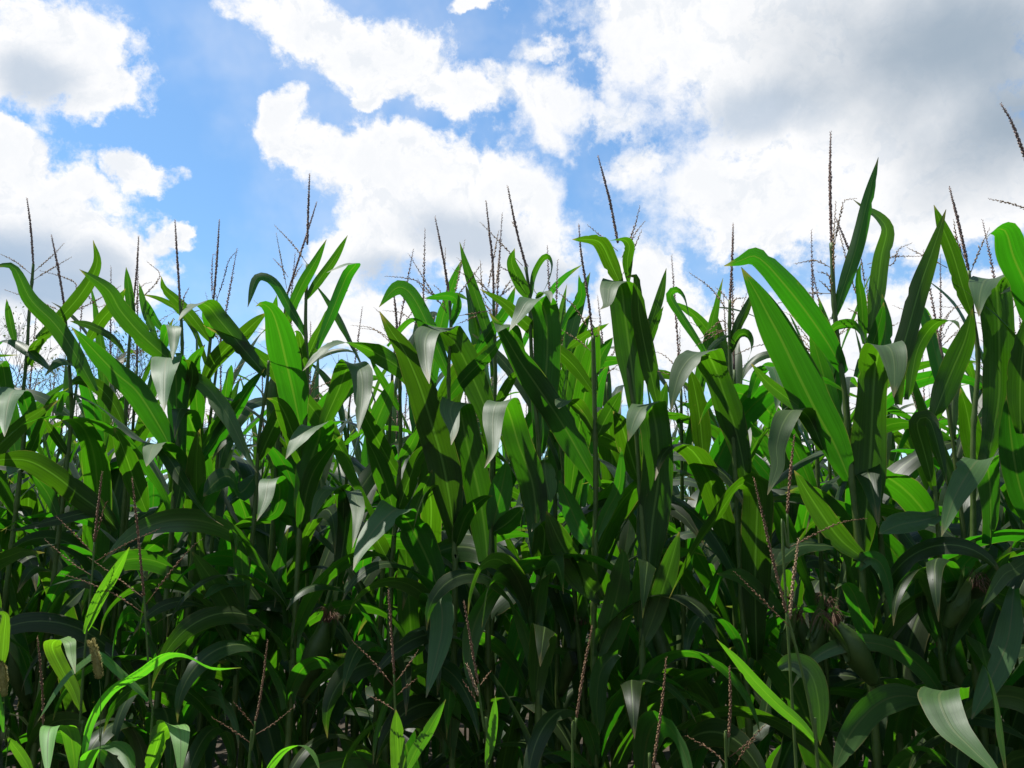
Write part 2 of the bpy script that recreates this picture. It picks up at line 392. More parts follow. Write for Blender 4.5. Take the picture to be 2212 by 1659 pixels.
class Plant:
    """a plant standing in the field; its parts are measured at their own distance and stored relative to its foot"""
    def __init__(s, name, label, cat, off, stalk, r_top=0.0045, r_base=0.0125, mleaf=M_LEAF, mspike=M_SPIKE, mtan=M_TAN, seed=1):
        pts = [px(*p) for p in stalk]                       # top to bottom
        s.Y = rowY(pts[-1][0]) + off
        P = [at(x, y, s.Y) for x, y in pts]
        last = P[-1]
        foot = Vector((last.x + 0.25 * (last.x - P[-2].x) / max(0.05, abs(last.z - P[-2].z)) * 0.2, s.Y, 0.0))
        s.foot = foot; s.ml, s.ms, s.mt = mleaf, mspike, mtan; s.seed = seed
        s.root = tag(newobj(name, None, None, foot), label, cat)
        s.root.empty_display_size = 0.1
        P = [p - foot for p in P] + [Vector((0, 0, 0.0))]
        P = P[::-1]; s.top = P[-1]
        n = 60; C, L = spline(P, n)
        R = []
        rnd = random.Random(seed * 7 + 1); nz = [0.12 + 0.165 * i + rnd.uniform(-0.02, 0.02) for i in range(20)]
        for i in range(n):
            z = C[i][2]; t = i / (n - 1)
            r = r_base + (r_top - r_base) * t ** 1.1
            dmin = min(abs(z - q) for q in nz)
            r *= 1 + 0.28 * math.exp(-(dmin / 0.012) ** 2)
            R.append(r)
        # re-sample finely so that the nodes show
        mb = MB(); n2 = 150; C2, L = spline(P, n2); R2 = []
        for i in range(n2):
            z = C2[i][2]; t = i / (n2 - 1)
            r = r_base + (r_top - r_base) * t ** 1.1
            below = [z - q for q in nz if z >= q]
            sheath = 1.0 + 0.14 * max(0, 1 - (min(below) if below else 1) / 0.13)
            R2.append(r * sheath * (1 + 0.22 * math.exp(-(min(abs(z - q) for q in nz) / 0.010) ** 2)))
        tube_geo(mb, C2, R2, 9)
        newobj('stalk', mb.mesh('stalk', M_STALK), s.root)
    def low_leaves(s, n=4):
        rnd = random.Random(s.seed * 3 + 2)
        for i in range(n):
            z = rnd.uniform(0.85, 1.6); az = rnd.choice((0.4, math.pi - 0.4)) + rnd.uniform(-.7, .7)
            fwd = i < 6
            if fwd: z = rnd.uniform(0.75, 1.42); az = -math.pi / 2 + rnd.uniform(-1.25, 1.25)
            e0 = math.radians(rnd.uniform(45, 72)); dr = math.radians(rnd.uniform(120, 172)); pw = rnd.uniform(0.9, 2.2); Lf = rnd.uniform(.6, .85)
            if fwd: Lf *= 0.72; e0 = math.radians(rnd.uniform(55, 80))
            P = [np.array((0, 0, z))]; daz = rnd.uniform(-.6, .6)
            if s.top.z > z:
                P[0][:2] = np.array(s.top)[:2] * z / s.top.z * 0.6
            for j in range(12):
                t = (j + .5) / 12; e = e0 - dr * t ** pw; a2 = az + daz * t
                P.append(P[-1] + Lf / 12 * np.array((math.cos(a2) * math.cos(e), math.sin(a2) * math.cos(e), math.sin(e))))
            mb = MB(); leaf_geo(mb, P, rnd.uniform(.042, .075) if fwd else rnd.uniform(.065, .09), np.array((-math.sin(az), math.cos(az), 0)), rnd.uniform(-110, 110), .25, .18, s.seed * 17 + i, 30)
            newobj('leaf', mb.mesh('leaf', s.ml), s.root)
    def pt(s, c, x, y, d): 
        X, Yp = px(c, x, y)
        return np.array(at(X, Yp, s.Y + d) - s.foot)
    def leaf(s, c, pts, w, lean=0.22, roll=0.0, twist=0.0, face=-1, d0=0.0, fold=0.20, ripple=0.15, dp=None, label=None, flip=None):
        L = [0.0]
        for a, b in zip(pts, pts[1:]): L.append(L[-1] + math.hypot(b[0] - a[0], b[1] - a[1]))
        P = []
        ia = min(range(len(pts)), key=lambda i: pts[i][1])
        if flip is None:
            flip = (face == -1 and roll == 0 and not dp and 0 < ia < len(pts) - 1 and pts[-1][1] - pts[ia][1] > 0.4 * w and abs(pts[-1][0] - pts[ia][0]) < 1.35 * w)
        if flip:                                             # the blade breaks over towards the viewer and shows its upper face
            dp = []
            for i in range(len(pts)):
                if i < ia: dp.append(-0.30 * lean * (L[i] / max(1e-6, L[ia])) ** 2)
                elif i == ia: dp.append(-0.55 * lean)
                else: dp.append(-lean * (0.85 + 0.65 * (L[i] - L[ia]) / (L[-1] - L[ia])))
        for i, p in enumerate(pts):
            t = L[i] / L[-1]
            dd = dp[i] if dp else -lean * t ** 1.3
            P.append(s.pt(c, p[0], p[1], d0 + dd))
        vf = abs(pts[-1][1] - pts[0][1]) / max(1.0, L[-1])
        w = w * (0.80 + 0.10 * min(1.0, vf)) * (1.04 if w < 90 else 1.0)
        wm = w * S1 / W0 * SENS / LENS * (s.Y + d0) / math.cos(PITCH) * 1.03
        a, b = P[0], P[1]
        view = unit(a + np.array(s.foot) - np.array((0, 0, CAMZ)))
        T = unit(b - a)
        side = unit(np.cross(T, view)) * (-face)            # face -1: the camera looks at the underside
        q = Quaternion(Vector(T), math.radians(roll)); side = np.array(q @ Vector(side))
        s.seed += 1
        if flip: side = np.array((1.0, 0.0, 0.0)) * (1 if side[0] > 0 else -1)
        mb = MB(); leaf_geo(mb, P, wm, side, twist, fold, ripple, s.seed * 13 + 5, 44 if flip else 30, fixed=bool(flip))
        o = newobj('leaf', mb.mesh('leaf', s.ml), s.root)
        if label: o['label'] = label
        return o
    def tassel(s, c, spike, branches=(), tan=False, d=0.0, thick=1.0, tanb=True, lean=0.0):
        s.seed += 1
        mb = MB(); P = [s.pt(c, x, y, d - lean * i) for i, (x, y) in enumerate(spike)][::-1]
        ear_of_grain(mb, P, 0.0031 * thick, 0.0020, 0.0105 * thick, 0.0025 * thick, 0.13, s.seed, 0.0)
        o = newobj('tassel', mb.mesh('tassel', s.mt if tan else s.ms), s.root)
        rnd = random.Random(s.seed)
        for b in branches:
            s.seed += 1
            dz = rnd.uniform(-0.07, 0.07)
            Q = [s.pt(c, x, y, d + dz * i / (len(b) - 1)) for i, (x, y) in enumerate(b)]
            m2 = MB(); ear_of_grain(m2, Q, 0.0011 * thick, 0.0040, 0.0105 * thick, 0.0021 * thick, 0.24, s.seed, 0.14)
            newobj('tassel_branch', m2.mesh('tassel_branch', s.mt if tanb else s.ms), o)
        return o
    def ear(s, c, base, tip, w, d=-0.05):
        s.seed += 1; rnd = random.Random(s.seed)
        a = s.pt(c, *base, d); b = s.pt(c, *tip, d - 0.04)
        r = w * S1 / W0 * SENS / LENS * s.Y * 0.5
        C, L = spline([a, (a + b) / 2, b], 24)
        prof = lambda t: r * (0.42 + 0.58 * math.sin(math.pi * min(1, t / 0.75 * 0.5))) * (1 - max(0, (t - 0.45) / 0.55) ** 1.7 * 0.72)
        mb = MB(); T, S = frames(C, np.array((1, .2, .1))); k = 18
        V, F, UV = [], [], []
        for i in range(24):
            t = i / 23; B = np.cross(T[i], S[i])
            for j in range(k):
                an = 2 * math.pi * j / k
                rr = prof(t) * (1 + 0.07 * (1 if math.sin(3 * an + 2.2 * t) > 0.2 else 0) + 0.025 * math.sin(9 * an))
                V.append(C[i] + (S[i] * math.cos(an) + B * math.sin(an)) * rr); UV.append((0.3, t))
        for i in range(23):
            for j in range(k):
                p, q = i * k + j, i * k + (j + 1) % k; F.append((p, q, q + k, p + k))
        F.append(tuple(23 * k + j for j in range(k))); F.append(tuple(range(k - 1, -1, -1)))
        mb.add(V, F, UV)
        for q in range(3):                                   # loose husk tips
            an = rnd.uniform(0, 6.28); o2 = S[-1] * math.cos(an) + np.cross(T[-1], S[-1]) * math.sin(an)
            p0 = C[12] + o2 * prof(0.5) * 1.02; p1 = C[20] + o2 * prof(0.85) * 1.15; p2 = C[23] + T[-1] * 0.05 + o2 * rnd.uniform(0.01, 0.04)
            leaf_geo(mb, [p0, p1, p2], r * 0.9, np.cross(T[-1], o2), 0, 0.3, 0.03, s.seed + q, 10, 4)
        e = newobj('ear', mb.mesh('ear', M_HUSK), s.root)
        sb = MB()
        for q in range(46):
            an = rnd.uniform(0, 6.28); o2 = S[-1] * math.cos(an) + np.cross(T[-1], S[-1]) * math.sin(an)
            p0 = C[22] + o2 * prof(1) * rnd.uniform(0, .8); l = rnd.uniform(0.02, 0.055)
            p1 = p0 + T[-1] * l + o2 * l * 0.35; p2 = p1 + o2 * l * 0.5 + np.array((0, 0, -1)) * l * rnd.uniform(0.2, 0.9) + T[-1] * 0.004
            D, _ = spline([p0, p1, p2], 7); tube_geo(sb, D, [0.0009 - 0.00008 * i for i in range(7)], 4)
        newobj('silk', sb.mesh('silk', M_SILK), e)

# ------------------------------------------------------------------ front row
SL = {}
FRONT = []
def FP(*a, **k):
    q = Plant(*a, **k); FRONT.append(q); return q
def front():
    CP = 'corn plant'
    # 1
    p = FP('corn_plant', 'leftmost front corn plant, straight dark tassel over folded leaves at the left edge', CP, 0.15,
              [('A', 205, 640), ('A', 190, 830), ('A', 178, 960), ('A', 165, 1200), ('G', 140, 500), ('G', 130, 900)], seed=11)
    p.tassel('A', [(166, 235), (190, 430), (205, 650)], [[(190, 700), (95, 625), (-10, 572)], [(205, 690), (330, 580), (392, 512)], [(200, 740), (330, 660), (437, 598)]])
    p.leaf('A', [(190, 1760), (175, 1560), (130, 1428), (75, 1425), (40, 1540), (28, 1700)], 150, 0.3)
    p.leaf('A', [(-60, 1250), (-20, 1130), (70, 1108), (190, 1185), (290, 1270), (350, 1335)], 85, 0.1, roll=60, face=1)
    p.leaf('A', [(95, 1130), (62, 990), (40, 855)], 48, 0.05)
    p.leaf('A', [(180, 1260), (225, 1125), (345, 1052)], 75, 0.15, roll=30, face=1)
    p.leaf('G', [(110, 900), (60, 600), (20, 300), (-20, 250), (-60, 330)], 120, 0.2)
    p.leaf('G', [(130, 950), (260, 640), (330, 480), (420, 420)], 70, 0.1, roll=30)
    # 2
    p = FP('corn_plant', 'corn plant with leaning reddish tassel, a long leaf bending flat at its upper left', CP, 0.0,
              [('A', 395, 895), ('A', 405, 1000), ('A', 425, 1250), ('A', 440, 1550), ('G', 415, 850), ('G', 380, 1200), ('G', 340, 1500)], seed=23)
    p.tassel('A', [(316, 462), (360, 680), (395, 895)], [[(395, 940), (240, 870), (30, 798)], [(395, 930), (470, 780), (390, 720), (245, 680)], [(400, 950), (560, 880), (740, 775)], [(400, 930), (510, 820), (600, 900), (660, 880)]])
    p.leaf('A', [(590, 1420), (430, 1140), (330, 1000), (190, 860), (105, 690), (55, 645), (-60, 660)], 112, 0.22, twist=25)
    p.leaf('A', [(220, 1100), (340, 1000), (470, 860), (560, 725), (598, 620), (572, 492)], 90, 0.15)
    p.leaf('G', [(425, 840), (350, 730), (275, 610)], 55, 0.1, fold=0.5)
    p.leaf('G', [(340, 560), (400, 440), (560, 500), (700, 595), (850, 720), (1010, 815), (1130, 1000), (1260, 1180), (1375, 1265)], 135, 0.3, roll=40, face=1)
    p.leaf('G', [(720, 1290), (640, 1190), (500, 1085), (330, 950), (170, 865), (0, 860), (-160, 890)], 150, 0.35)
    p.leaf('G', [(370, 1250), (300, 1080), (210, 960), (120, 890), (60, 960)], 120, 0.2)
    p.leaf('G', [(690, 1290), (600, 1180), (330, 1230), (100, 1290), (30, 1280)], 90, 0.2, roll=50)
    # 3
    p = FP('corn_plant', 'corn plant with one stiff upright leaf pointing straight up beside a short purplish tassel', CP, 0.28,
              [('A', 820, 860), ('A', 805, 1000), ('A', 790, 1200), ('A', 775, 1500), ('G', 760, 900), ('G', 750, 1300)], seed=37)
    p.tassel('A', [(852, 470), (840, 680), (820, 870)], [[(815, 930), (700, 860), (640, 900)], [(815, 920), (800, 770), (785, 690)], [(820, 930), (870, 780), (930, 750)], [(820, 900), (980, 720), (905, 625)]])
    p.leaf('A', [(815, 1010), (793, 820), (775, 658)], 55, 0.05)
    p.leaf('A', [(530, 1130), (620, 990), (715, 880), (770, 790)], 80, 0.15)
    p.leaf('A', [(965, 1100), (900, 950), (855, 755)], 48, 0.06, face=1)
    p.leaf('A', [(1010, 1060), (950, 980), (900, 860)], 42, 0.06)
    p.leaf('A', [(770, 1180), (690, 1090), (560, 1020), (430, 990)], 60, 0.2, roll=40)
    p.leaf('G', [(780, 700), (700, 520), (590, 400), (480, 370), (420, 420)], 100, 0.2, roll=20)
    p.leaf('G', [(770, 820), (860, 700), (920, 560), (1000, 480)], 90, 0.15)
    # 4
    p = FP('corn_plant', 'corn plant with bare dark tassel above a pale leaf folded over like a flag', CP, 0.02,
              [('A', 1105, 870), ('A', 1115, 1000), ('A', 1120, 1200), ('A', 1110, 1450), ('G', 1085, 850), ('G', 1060, 1200), ('G', 1040, 1500)], seed=41)
    p.tassel('A', [(1075, 370), (1090, 620), (1107, 880)], [[(1115, 960), (1130, 850), (1160, 785)]])
    p.leaf('G', [(1070, 840), (1000, 690), (850, 450), (710, 325), (570, 180), (438, 42)], 155, 0.25)
    p.leaf('A', [(1100, 1270), (1020, 1210), (870, 1075), (740, 925), (660, 795), (488, 672)], 135, 0.2, twist=10)
    p.leaf('A', [(1095, 1830), (1085, 1560), (1080, 1330), (1055, 1235), (1025, 1222), (1010, 1330), (1008, 1545)], 190, 0.30)
    p.leaf('A', [(985, 1210), (1015, 1080), (1045, 1022), (1068, 1035), (1070, 1130), (1060, 1228)], 100, 0.16)
    p.leaf('G', [(1130, 560), (1180, 380), (1170, 270), (1120, 240)], 80, 0.1)
    p.leaf('G', [(1110, 200), (1160, 330), (1280, 420), (1400, 590), (1500, 790), (1580, 940)], 110, 0.2, roll=35, face=1)
    p.leaf('G', [(1060, 1250), (1110, 1000), (1080, 850), (960, 760), (900, 900)], 130, 0.25)
    p.leaf('G', [(900, 1180), (830, 1000), (760, 800), (700, 660)], 130, 0.2)
    # 5
    p = FP('corn_plant', 'corn plant whose tassel keeps two branches close beside its spike like a trident', CP, 0.12,
              [('A', 1312, 860), ('A', 1303, 1000), ('A', 1288, 1150), ('A', 1262, 1400), ('A', 1240, 1560), ('G', 1222, 800), ('G', 1205, 1100), ('G', 1180, 1500)], seed=53)
    p.tassel('A', [(1348, 368), (1332, 620), (1312, 860)], [[(1304, 850), (1302, 720), (1308, 590), (1330, 582)], [(1330, 865), (1372, 740), (1405, 620), (1460, 555)]], tanb=False)
    p.leaf('A', [(1288, 1110), (1180, 965), (1080, 860), (1010, 790), (990, 715)], 70, 0.15)
    p.leaf('A', [(1310, 1100), (1280, 990), (1245, 920)], 65, 0.12)
    p.leaf('A', [(1240, 1390), (1300, 1270), (1400, 1150), (1480, 1085), (1580, 985), (1645, 935)], 110, 0.15)
    p.leaf('G', [(1232, 880), (1380, 660), (1520, 430), (1625, 300)], 95, 0.12)
    p.leaf('G', [(1225, 700), (1200, 420), (1190, 260), (1260, 150)], 100, 0.2)
    p.leaf('G', [(1215, 820), (1290, 700), (1400, 560), (1480, 480)], 80, 0.1, face=1, roll=20)
    p.leaf('G', [(1190, 1200), (1100, 1380), (1040, 1440), (1000, 1380)], 70, 0.2, roll=50)
    p.leaf('G', [(1195, 1250), (1260, 1100), (1330, 980), (1400, 955)], 130, 0.2, face=1)
    # 6
    p = FP('corn_plant', 'corn plant with a wide drooping leaf whose bare tip hangs pale over the trident tassel', CP, 0.05,
              [('G', 1650, 250), ('G', 1640, 400), ('G', 1600, 650), ('G', 1580, 900), ('G', 1555, 1300), ('D', 1500, 600), ('D', 1460, 1000)], seed=59)
    p.leaf('A', [(1635, 1325), (1480, 1140), (1350, 985), (1285, 905), (1225, 880), (1165, 915), (1095, 988)], 140, 0.22, twist=15)
    p.leaf('G', [(1575, 950), (1480, 1060), (1440, 990), (1390, 958), (1320, 1000), (1250, 1085)], 150, 0.22)
    p.leaf('G', [(1590, 860), (1660, 700), (1730, 560), (1780, 420)], 110, 0.1)
    p.leaf('G', [(1585, 1230), (1690, 1180), (1720, 1050), (1690, 985), (1650, 990), (1630, 1100), (1578, 1235)], 130, 0.25)
    p.leaf('D', [(1560, 480), (1480, 520), (1360, 540), (1250, 620)], 90, 0.2, roll=50, face=1)
    p.leaf('D', [(1550, 820), (1430, 700), (1330, 540), (1180, 330)], 130, 0.2, face=1)
    p.ear('D', (1850, 1210), (2005, 760), 150)
    # 7
    p = FP('corn_plant', 'corn plant with a lone tall spike above one arching leaf and one broad dark leaf', CP, -0.03,
              [('A', 1888, 640), ('A', 1880, 850), ('A', 1878, 1050), ('A', 1888, 1250), ('A', 1885, 1450), ('G', 1870, 700), ('G', 1850, 1100), ('G', 1830, 1500)], seed=61)
    p.tassel('A', [(1902, 85), (1893, 330), (1888, 520)], [[(1888, 640), (1800, 520), (1688, 402)]])
    p.leaf('A', [(1890, 1090), (1790, 925), (1705, 775), (1635, 718), (1570, 735), (1522, 905)], 75, 0.1, roll=25)
    p.leaf('A', [(1750, 1000), (1850, 780), (1940, 620), (2006, 488)], 70, 0.08)
    p.leaf('A', [(1876, 860), (1955, 745), (2055, 605), (2136, 463)], 60, 0.06)
    p.leaf('A', [(1945, 1160), (2050, 910), (2130, 715), (2185, 640), (2120, 645), (2008, 692)], 80, 0.12, flip=True)
    p.leaf('A', [(1850, 1660), (1800, 1420), (1760, 1250), (1715, 1060), (1670, 930), (1610, 882), (1570, 900)], 205, 0.28)
    p.leaf('A', [(1880, 1300), (1850, 1150), (1830, 1060), (1800, 1060)], 60, 0.1)
    p.leaf('G', [(1830, 1250), (1900, 900), (1960, 720), (1950, 655), (1880, 680), (1820, 760), (1755, 855)], 200, 0.28)
    p.leaf('G', [(1850, 900), (1800, 700), (1720, 520), (1640, 480)], 120, 0.2)
    p.leaf('G', [(1840, 1320), (1900, 1000), (2000, 820), (2110, 700)], 110, 0.2)
    # 8 (behind 7)
    p = FP('corn_plant', 'corn plant with a thick tassel leaning right across the lone tall spike', CP, 0.33,
              [('A', 1765, 820), ('A', 1750, 950), ('A', 1735, 1150), ('A', 1720, 1500)], seed=67)
    p.tassel('A', [(1946, 258), (1880, 470), (1765, 825)], [[(1762, 790), (1725, 600), (1697, 448)], [(1770, 720), (1730, 660), (1678, 605)], [(1790, 760), (1830, 680), (1860, 640)]])
    p.leaf('A', [(1740, 1050), (1800, 900), (1850, 800)], 60, 0.1)
    p.leaf('A', [(1730, 1120), (1690, 940), (1700, 830)], 50, 0.1)
    # 9
    p = FP('corn_plant', 'corn plant with short dark spike, leaf bent at top into a grey hanging flap', CP, 0.05,
              [('B', 475, 1060), ('B', 488, 1250), ('B', 492, 1500), ('H', 495, 700), ('H', 488, 900), ('H', 475, 1100), ('E', 450, 300), ('E', 430, 700)], seed=71)
    p.tassel('B', [(448, 768), (462, 900), (476, 1065)])
    p.leaf('H', [(498, 570), (400, 400), (303, 228)], 50, 0.1, fold=0.4)
    p.leaf('H', [(490, 860), (550, 780), (608, 670)], 75, 0.12, face=1)
    p.leaf('H', [(310, 760), (350, 620), (400, 500), (452, 365)], 115, 0.1, face=1)
    p.leaf('H', [(0, 720), (40, 600), (115, 430), (165, 300), (200, 268), (250, 310), (262, 450), (235, 695)], 165, 0.3)
    p.leaf('H', [(485, 960), (400, 820), (300, 640), (220, 480)], 110, 0.2)
    p.leaf('H', [(100, 1640), (150, 1330), (160, 1120), (120, 1035), (50, 1040), (0, 1090), (-60, 1250)], 140, 0.2)
    p.leaf('H', [(110, 1500), (140, 1250), (150, 1080), (200, 1060), (235, 1180), (200, 1400)], 110, 0.25, face=-1)
    p.leaf('H', [(470, 1200), (540, 1000), (600, 850), (690, 740)], 110, 0.15)
    p.leaf('H', [(470, 1250), (420, 1060), (350, 860), (280, 720)], 120, 0.15)
    p.leaf('H', [(460, 1550), (350, 1350), (300, 1250), (260, 1300)], 120, 0.2)
    # 10
    p = FP('corn_plant', 'corn plant with a many-branched tassel and one huge upright leaf crossed by tassel shadow', CP, 0.0,
              [('B', 795, 845), ('B', 805, 1050), ('B', 790, 1300), ('B', 800, 1700), ('H', 820, 1000), ('H', 825, 1340), ('H', 830, 1560), ('E', 828, 620)], seed=79)
    p.tassel('B', [(707, 350), (760, 620), (797, 850)], [[(780, 940), (670, 780), (545, 578)], [(775, 920), (620, 760), (520, 725), (406, 714)], [(775, 930), (740, 810), (700, 770)], [(820, 860), (855, 700), (890, 493)], [(830, 850), (910, 750), (992, 640)], [(830, 960), (960, 940), (1120, 912)], [(770, 850), (640, 800), (600, 730)], [(800, 900), (770, 700), (770, 540)]])
    p.leaf('H', [(828, 1370), (800, 1120), (750, 860), (680, 620), (610, 400), (520, 195), (430, 60), (365, -55)], 215, 0.2, twist=-8)
    p.leaf('B', [(830, 1690), (700, 1500), (590, 1370), (480, 1270), (310, 1170), (170, 1122), (60, 1145), (-10, 1195), (-105, 1295)], 140, 0.26, flip=True)
    p.leaf('B', [(790, 1320), (660, 1010), (570, 840), (500, 782), (440, 810), (362, 905)], 135, 0.15, roll=15)
    p.leaf('B', [(805, 1020), (842, 890), (800, 836), (640, 850)], 65, 0.1)
    p.leaf('B', [(420, 1150), (510, 1030), (580, 985), (660, 1010), (740, 1030)], 60, 0.15, roll=40)
    p.leaf('E', [(765, 700), (690, 450), (620, 290), (550, 160), (490, 70), (420, 105), (330, 200), (260, 310), (203, 445)], 225, 0.32, flip=True)
    p.leaf('E', [(640, 720), (690, 600), (740, 640), (750, 800), (710, 1000), (652, 1228)], 150, 0.25, face=-1)
    p.leaf('H', [(560, 1240), (620, 1080), (690, 920)], 90, 0.1, face=1)
    p.leaf('H', [(830, 1400), (900, 1200), (1000, 1100), (1060, 1080)], 100, 0.15)
    # 11
    p = FP('corn_plant', 'corn plant with forked dark tassel, a narrow leaf standing like a blade at its left', CP, 0.06,
              [('B', 1066, 830), ('B', 1070, 1050), ('B', 1078, 1240), ('B', 1075, 1480), ('H', 1070, 700), ('H', 1050, 1000), ('H', 1048, 1300), ('E', 1040, 500), ('E', 1032, 900)], seed=83)
    p.tassel('B', [(1020, 252), (1040, 440), (1060, 620), (1067, 830)], [[(1062, 640), (1080, 530), (1098, 436)], [(1060, 640), (1045, 720), (1030, 800)], [(1060, 830), (960, 740), (820, 672)], [(1060, 900), (1000, 800), (985, 620)], [(1075, 800), (1090, 700), (1100, 580)], [(1070, 900), (1150, 770), (1190, 720)], [(1075, 860), (1140, 810), (1200, 760)], [(1065, 930), (960, 960), (840, 1010)]])
    p.leaf('B', [(1080, 1225), (1015, 1010), (940, 780), (890, 625), (858, 503)], 72, 0.08)
    p.leaf('B', [(945, 1195), (1040, 1060), (1140, 930), (1202, 775)], 75, 0.1)
    p.leaf('B', [(760, 1500), (900, 1330), (1050, 1180), (1135, 1075)], 95, 0.12)
    p.leaf('B', [(1085, 1510), (1150, 1390), (1210, 1290)], 65, 0.1)
    p.leaf('B', [(1070, 1820), (1030, 1570), (930, 1320), (850, 1155), (775, 1045), (700, 1035), (650, 1100), (652, 1250), (672, 1375)], 195, 0.28)
    p.leaf('H', [(1050, 1720), (1010, 1270), (960, 990), (905, 770), (865, 570), (830, 503), (800, 560), (822, 680), (806, 768)], 195, 0.3)
    p.leaf('H', [(1060, 1280), (1120, 1020), (1150, 860)], 150, 0.1, face=1)
    p.leaf('H', [(1060, 1310), (1160, 1240), (1250, 1150)], 120, 0.15)
    # 12
    p = FP('corn_plant', 'corn plant with tan flowering tassel over a small looped leaf and broad sunlit leaf', CP, -0.03,
              [('B', 1265, 660), ('B', 1282, 780), ('B', 1290, 900), ('B', 1300, 1200), ('H', 1330, 600), ('H', 1348, 850), ('H', 1352, 1200), ('E', 1345, 480), ('E', 1340, 900)], seed=89)
    p.tassel('B', [(1153, 162), (1200, 400), (1235, 540), (1268, 665)], [[(1245, 650), (1090, 490), (985, 383)], [(1240, 745), (1170, 690), (1095, 650)], [(1215, 440), (1195, 400), (1180, 380)], [(1255, 600), (1270, 640), (1280, 650)]], tan=False)
    p.leaf('H', [(1350, 815), (1370, 520), (1395, 230), (1395, 30), (1372, -80), (1335, -128), (1275, -110), (1225, -30), (1162, 70)], 195, 0.2)
    p.leaf('B', [(1287, 860), (1222, 740), (1178, 630), (1196, 543)], 85, 0.08)
    p.leaf('B', [(1300, 850), (1315, 720), (1360, 620), (1400, 594), (1425, 650), (1405, 740), (1355, 840)], 60, 0.05, roll=35)
    p.leaf('B', [(1330, 860), (1370, 810), (1410, 830), (1420, 880)], 60, 0.12)
    p.leaf('H', [(1348, 1540), (1330, 1200), (1300, 980), (1225, 780), (1175, 610), (1135, 515), (1085, 515), (1062, 620), (1062, 800), (1010, 910)], 190, 0.28)
    p.leaf('B', [(1310, 1330), (1210, 1180), (1180, 1050), (1130, 1010), (1090, 1060)], 120, 0.15)
    p.leaf('H', [(1380, 860), (1390, 980), (1420, 1120)], 130, 0.0, face=1)
    p.leaf('H', [(1350, 1600), (1380, 1330), (1350, 1250), (1300, 1300)], 150, 0.15)
    # 13
    p = FP('corn_plant', 'corn plant with a long slanting spike whose bare jointed stalk shows between broad leaves', CP, 0.0,
              [('B', 1678, 1080), ('B', 1685, 1400), ('B', 1690, 1650), ('H', 1695, 1000), ('H', 1690, 1400), ('E', 1690, 600), ('E', 1685, 1000)], r_base=0.0115, r_top=0.006, seed=97)
    p.tassel('B', [(1590, 398), (1605, 580), (1645, 830), (1676, 1085)], [[(1672, 1080), (1560, 900), (1420, 782)], [(1672, 1180), (1590, 1110), (1478, 1040)], [(1685, 1090), (1700, 1080), (1712, 1075)]])
    p.leaf('B', [(1692, 1445), (1560, 1265), (1400, 1120), (1240, 980), (1120, 872), (983, 793)], 105, 0.15, d0=0.08)
    p.leaf('H', [(1712, 1030), (1600, 830), (1490, 640), (1350, 430), (1220, 240), (1120, 70), (1038, -45)], 175, 0.15, d0=0.03)
    p.leaf('H', [(1690, 700), (1640, 600), (1565, 510), (1500, 498), (1468, 545)], 105, 0.2)
    p.leaf('H', [(1702, 720), (1760, 600), (1852, 435)], 105, 0.1)
    p.leaf('H', [(1690, 1350), (1760, 1180), (1835, 1030), (1850, 830), (1840, 780)], 85, 0.1, face=1, roll=30)
    p.leaf('H', [(1655, 1395), (1580, 1250), (1500, 1060), (1470, 985)], 125, 0.1, face=1)
    p.leaf('E', [(1725, 630), (1600, 470), (1480, 280), (1390, 80)], 180, 0.15, face=1)
    p.leaf('E', [(1710, 970), (1790, 730), (1840, 520), (1865, 350), (1830, 300)], 150, 0.15, face=1)
    p.leaf('E', [(1420, 520), (1440, 430), (1500, 355), (1570, 430), (1630, 600), (1668, 800)], 115, 0.2, roll=20)
    p.leaf('E', [(1830, 960), (1780, 990), (1720, 1080), (1700, 1280), (1715, 1460)], 140, 0.2, face=1)
    p.leaf('B', [(1480, 1070), (1540, 950), (1605, 840), (1590, 705)], 65, 0.1, d0=0.3)
    p.leaf('B', [(1500, 1230), (1560, 1000), (1600, 850), (1660, 690)], 85, 0.05, face=1, d0=0.3)
    p.leaf('B', [(1520, 1160), (1640, 1070), (1775, 1003)], 75, 0.1, face=1, roll=30, d0=0.2)
    p.leaf('B', [(1690, 1300), (1740, 1180), (1800, 1090)], 75, 0.1, face=1, d0=0.2)
    # 14
    p = FP('corn_plant', 'corn plant with tall left-leaning bare spike, its broad leaf with a pale folded tip', CP, -0.05,
              [('B', 1850, 700), ('B', 1858, 1000), ('B', 1890, 1300), ('H', 1935, 600), ('H', 1970, 1100), ('H', 2000, 1600), ('E', 1990, 700), ('E', 1980, 950)], seed=101)
    p.tassel('B', [(1708, -25), (1780, 250), (1830, 510)], [[(1855, 600), (1930, 420), (1965, 285)], [(1862, 650), (1920, 480), (1996, 376)], [(1862, 700), (1930, 540), (1976, 433)], [(1830, 560), (1740, 480), (1645, 400)]])
    p.leaf('B', [(1855, 780), (1790, 640), (1745, 540), (1705, 498), (1635, 488), (1550, 488)], 115, 0.15)
    p.leaf('B', [(1895, 750), (1890, 620), (1900, 530), (1865, 490), (1770, 497)], 70, 0.12)
    p.leaf('H', [(1945, 600), (1925, 370), (1900, 170), (1872, -40), (1855, -180), (1825, -238), (1780, -200), (1765, -100), (1720, -64)], 198, 0.2)
    p.leaf('B', [(2080, 1520), (2010, 1210), (1962, 960), (1952, 790), (1935, 712), (1885, 722)], 115, 0.12)
    p.leaf('B', [(1985, 1140), (2050, 960), (2090, 830), (2128, 665)], 62, 0.05)
    p.leaf('B', [(1990, 1200), (2060, 1010), (2110, 900)], 55, 0.05)
    p.leaf('H', [(2005, 1720), (2040, 1270), (2080, 950), (2072, 710), (2045, 560), (2012, 517), (1970, 545), (1930, 620), (1892, 745)], 225, 0.25)
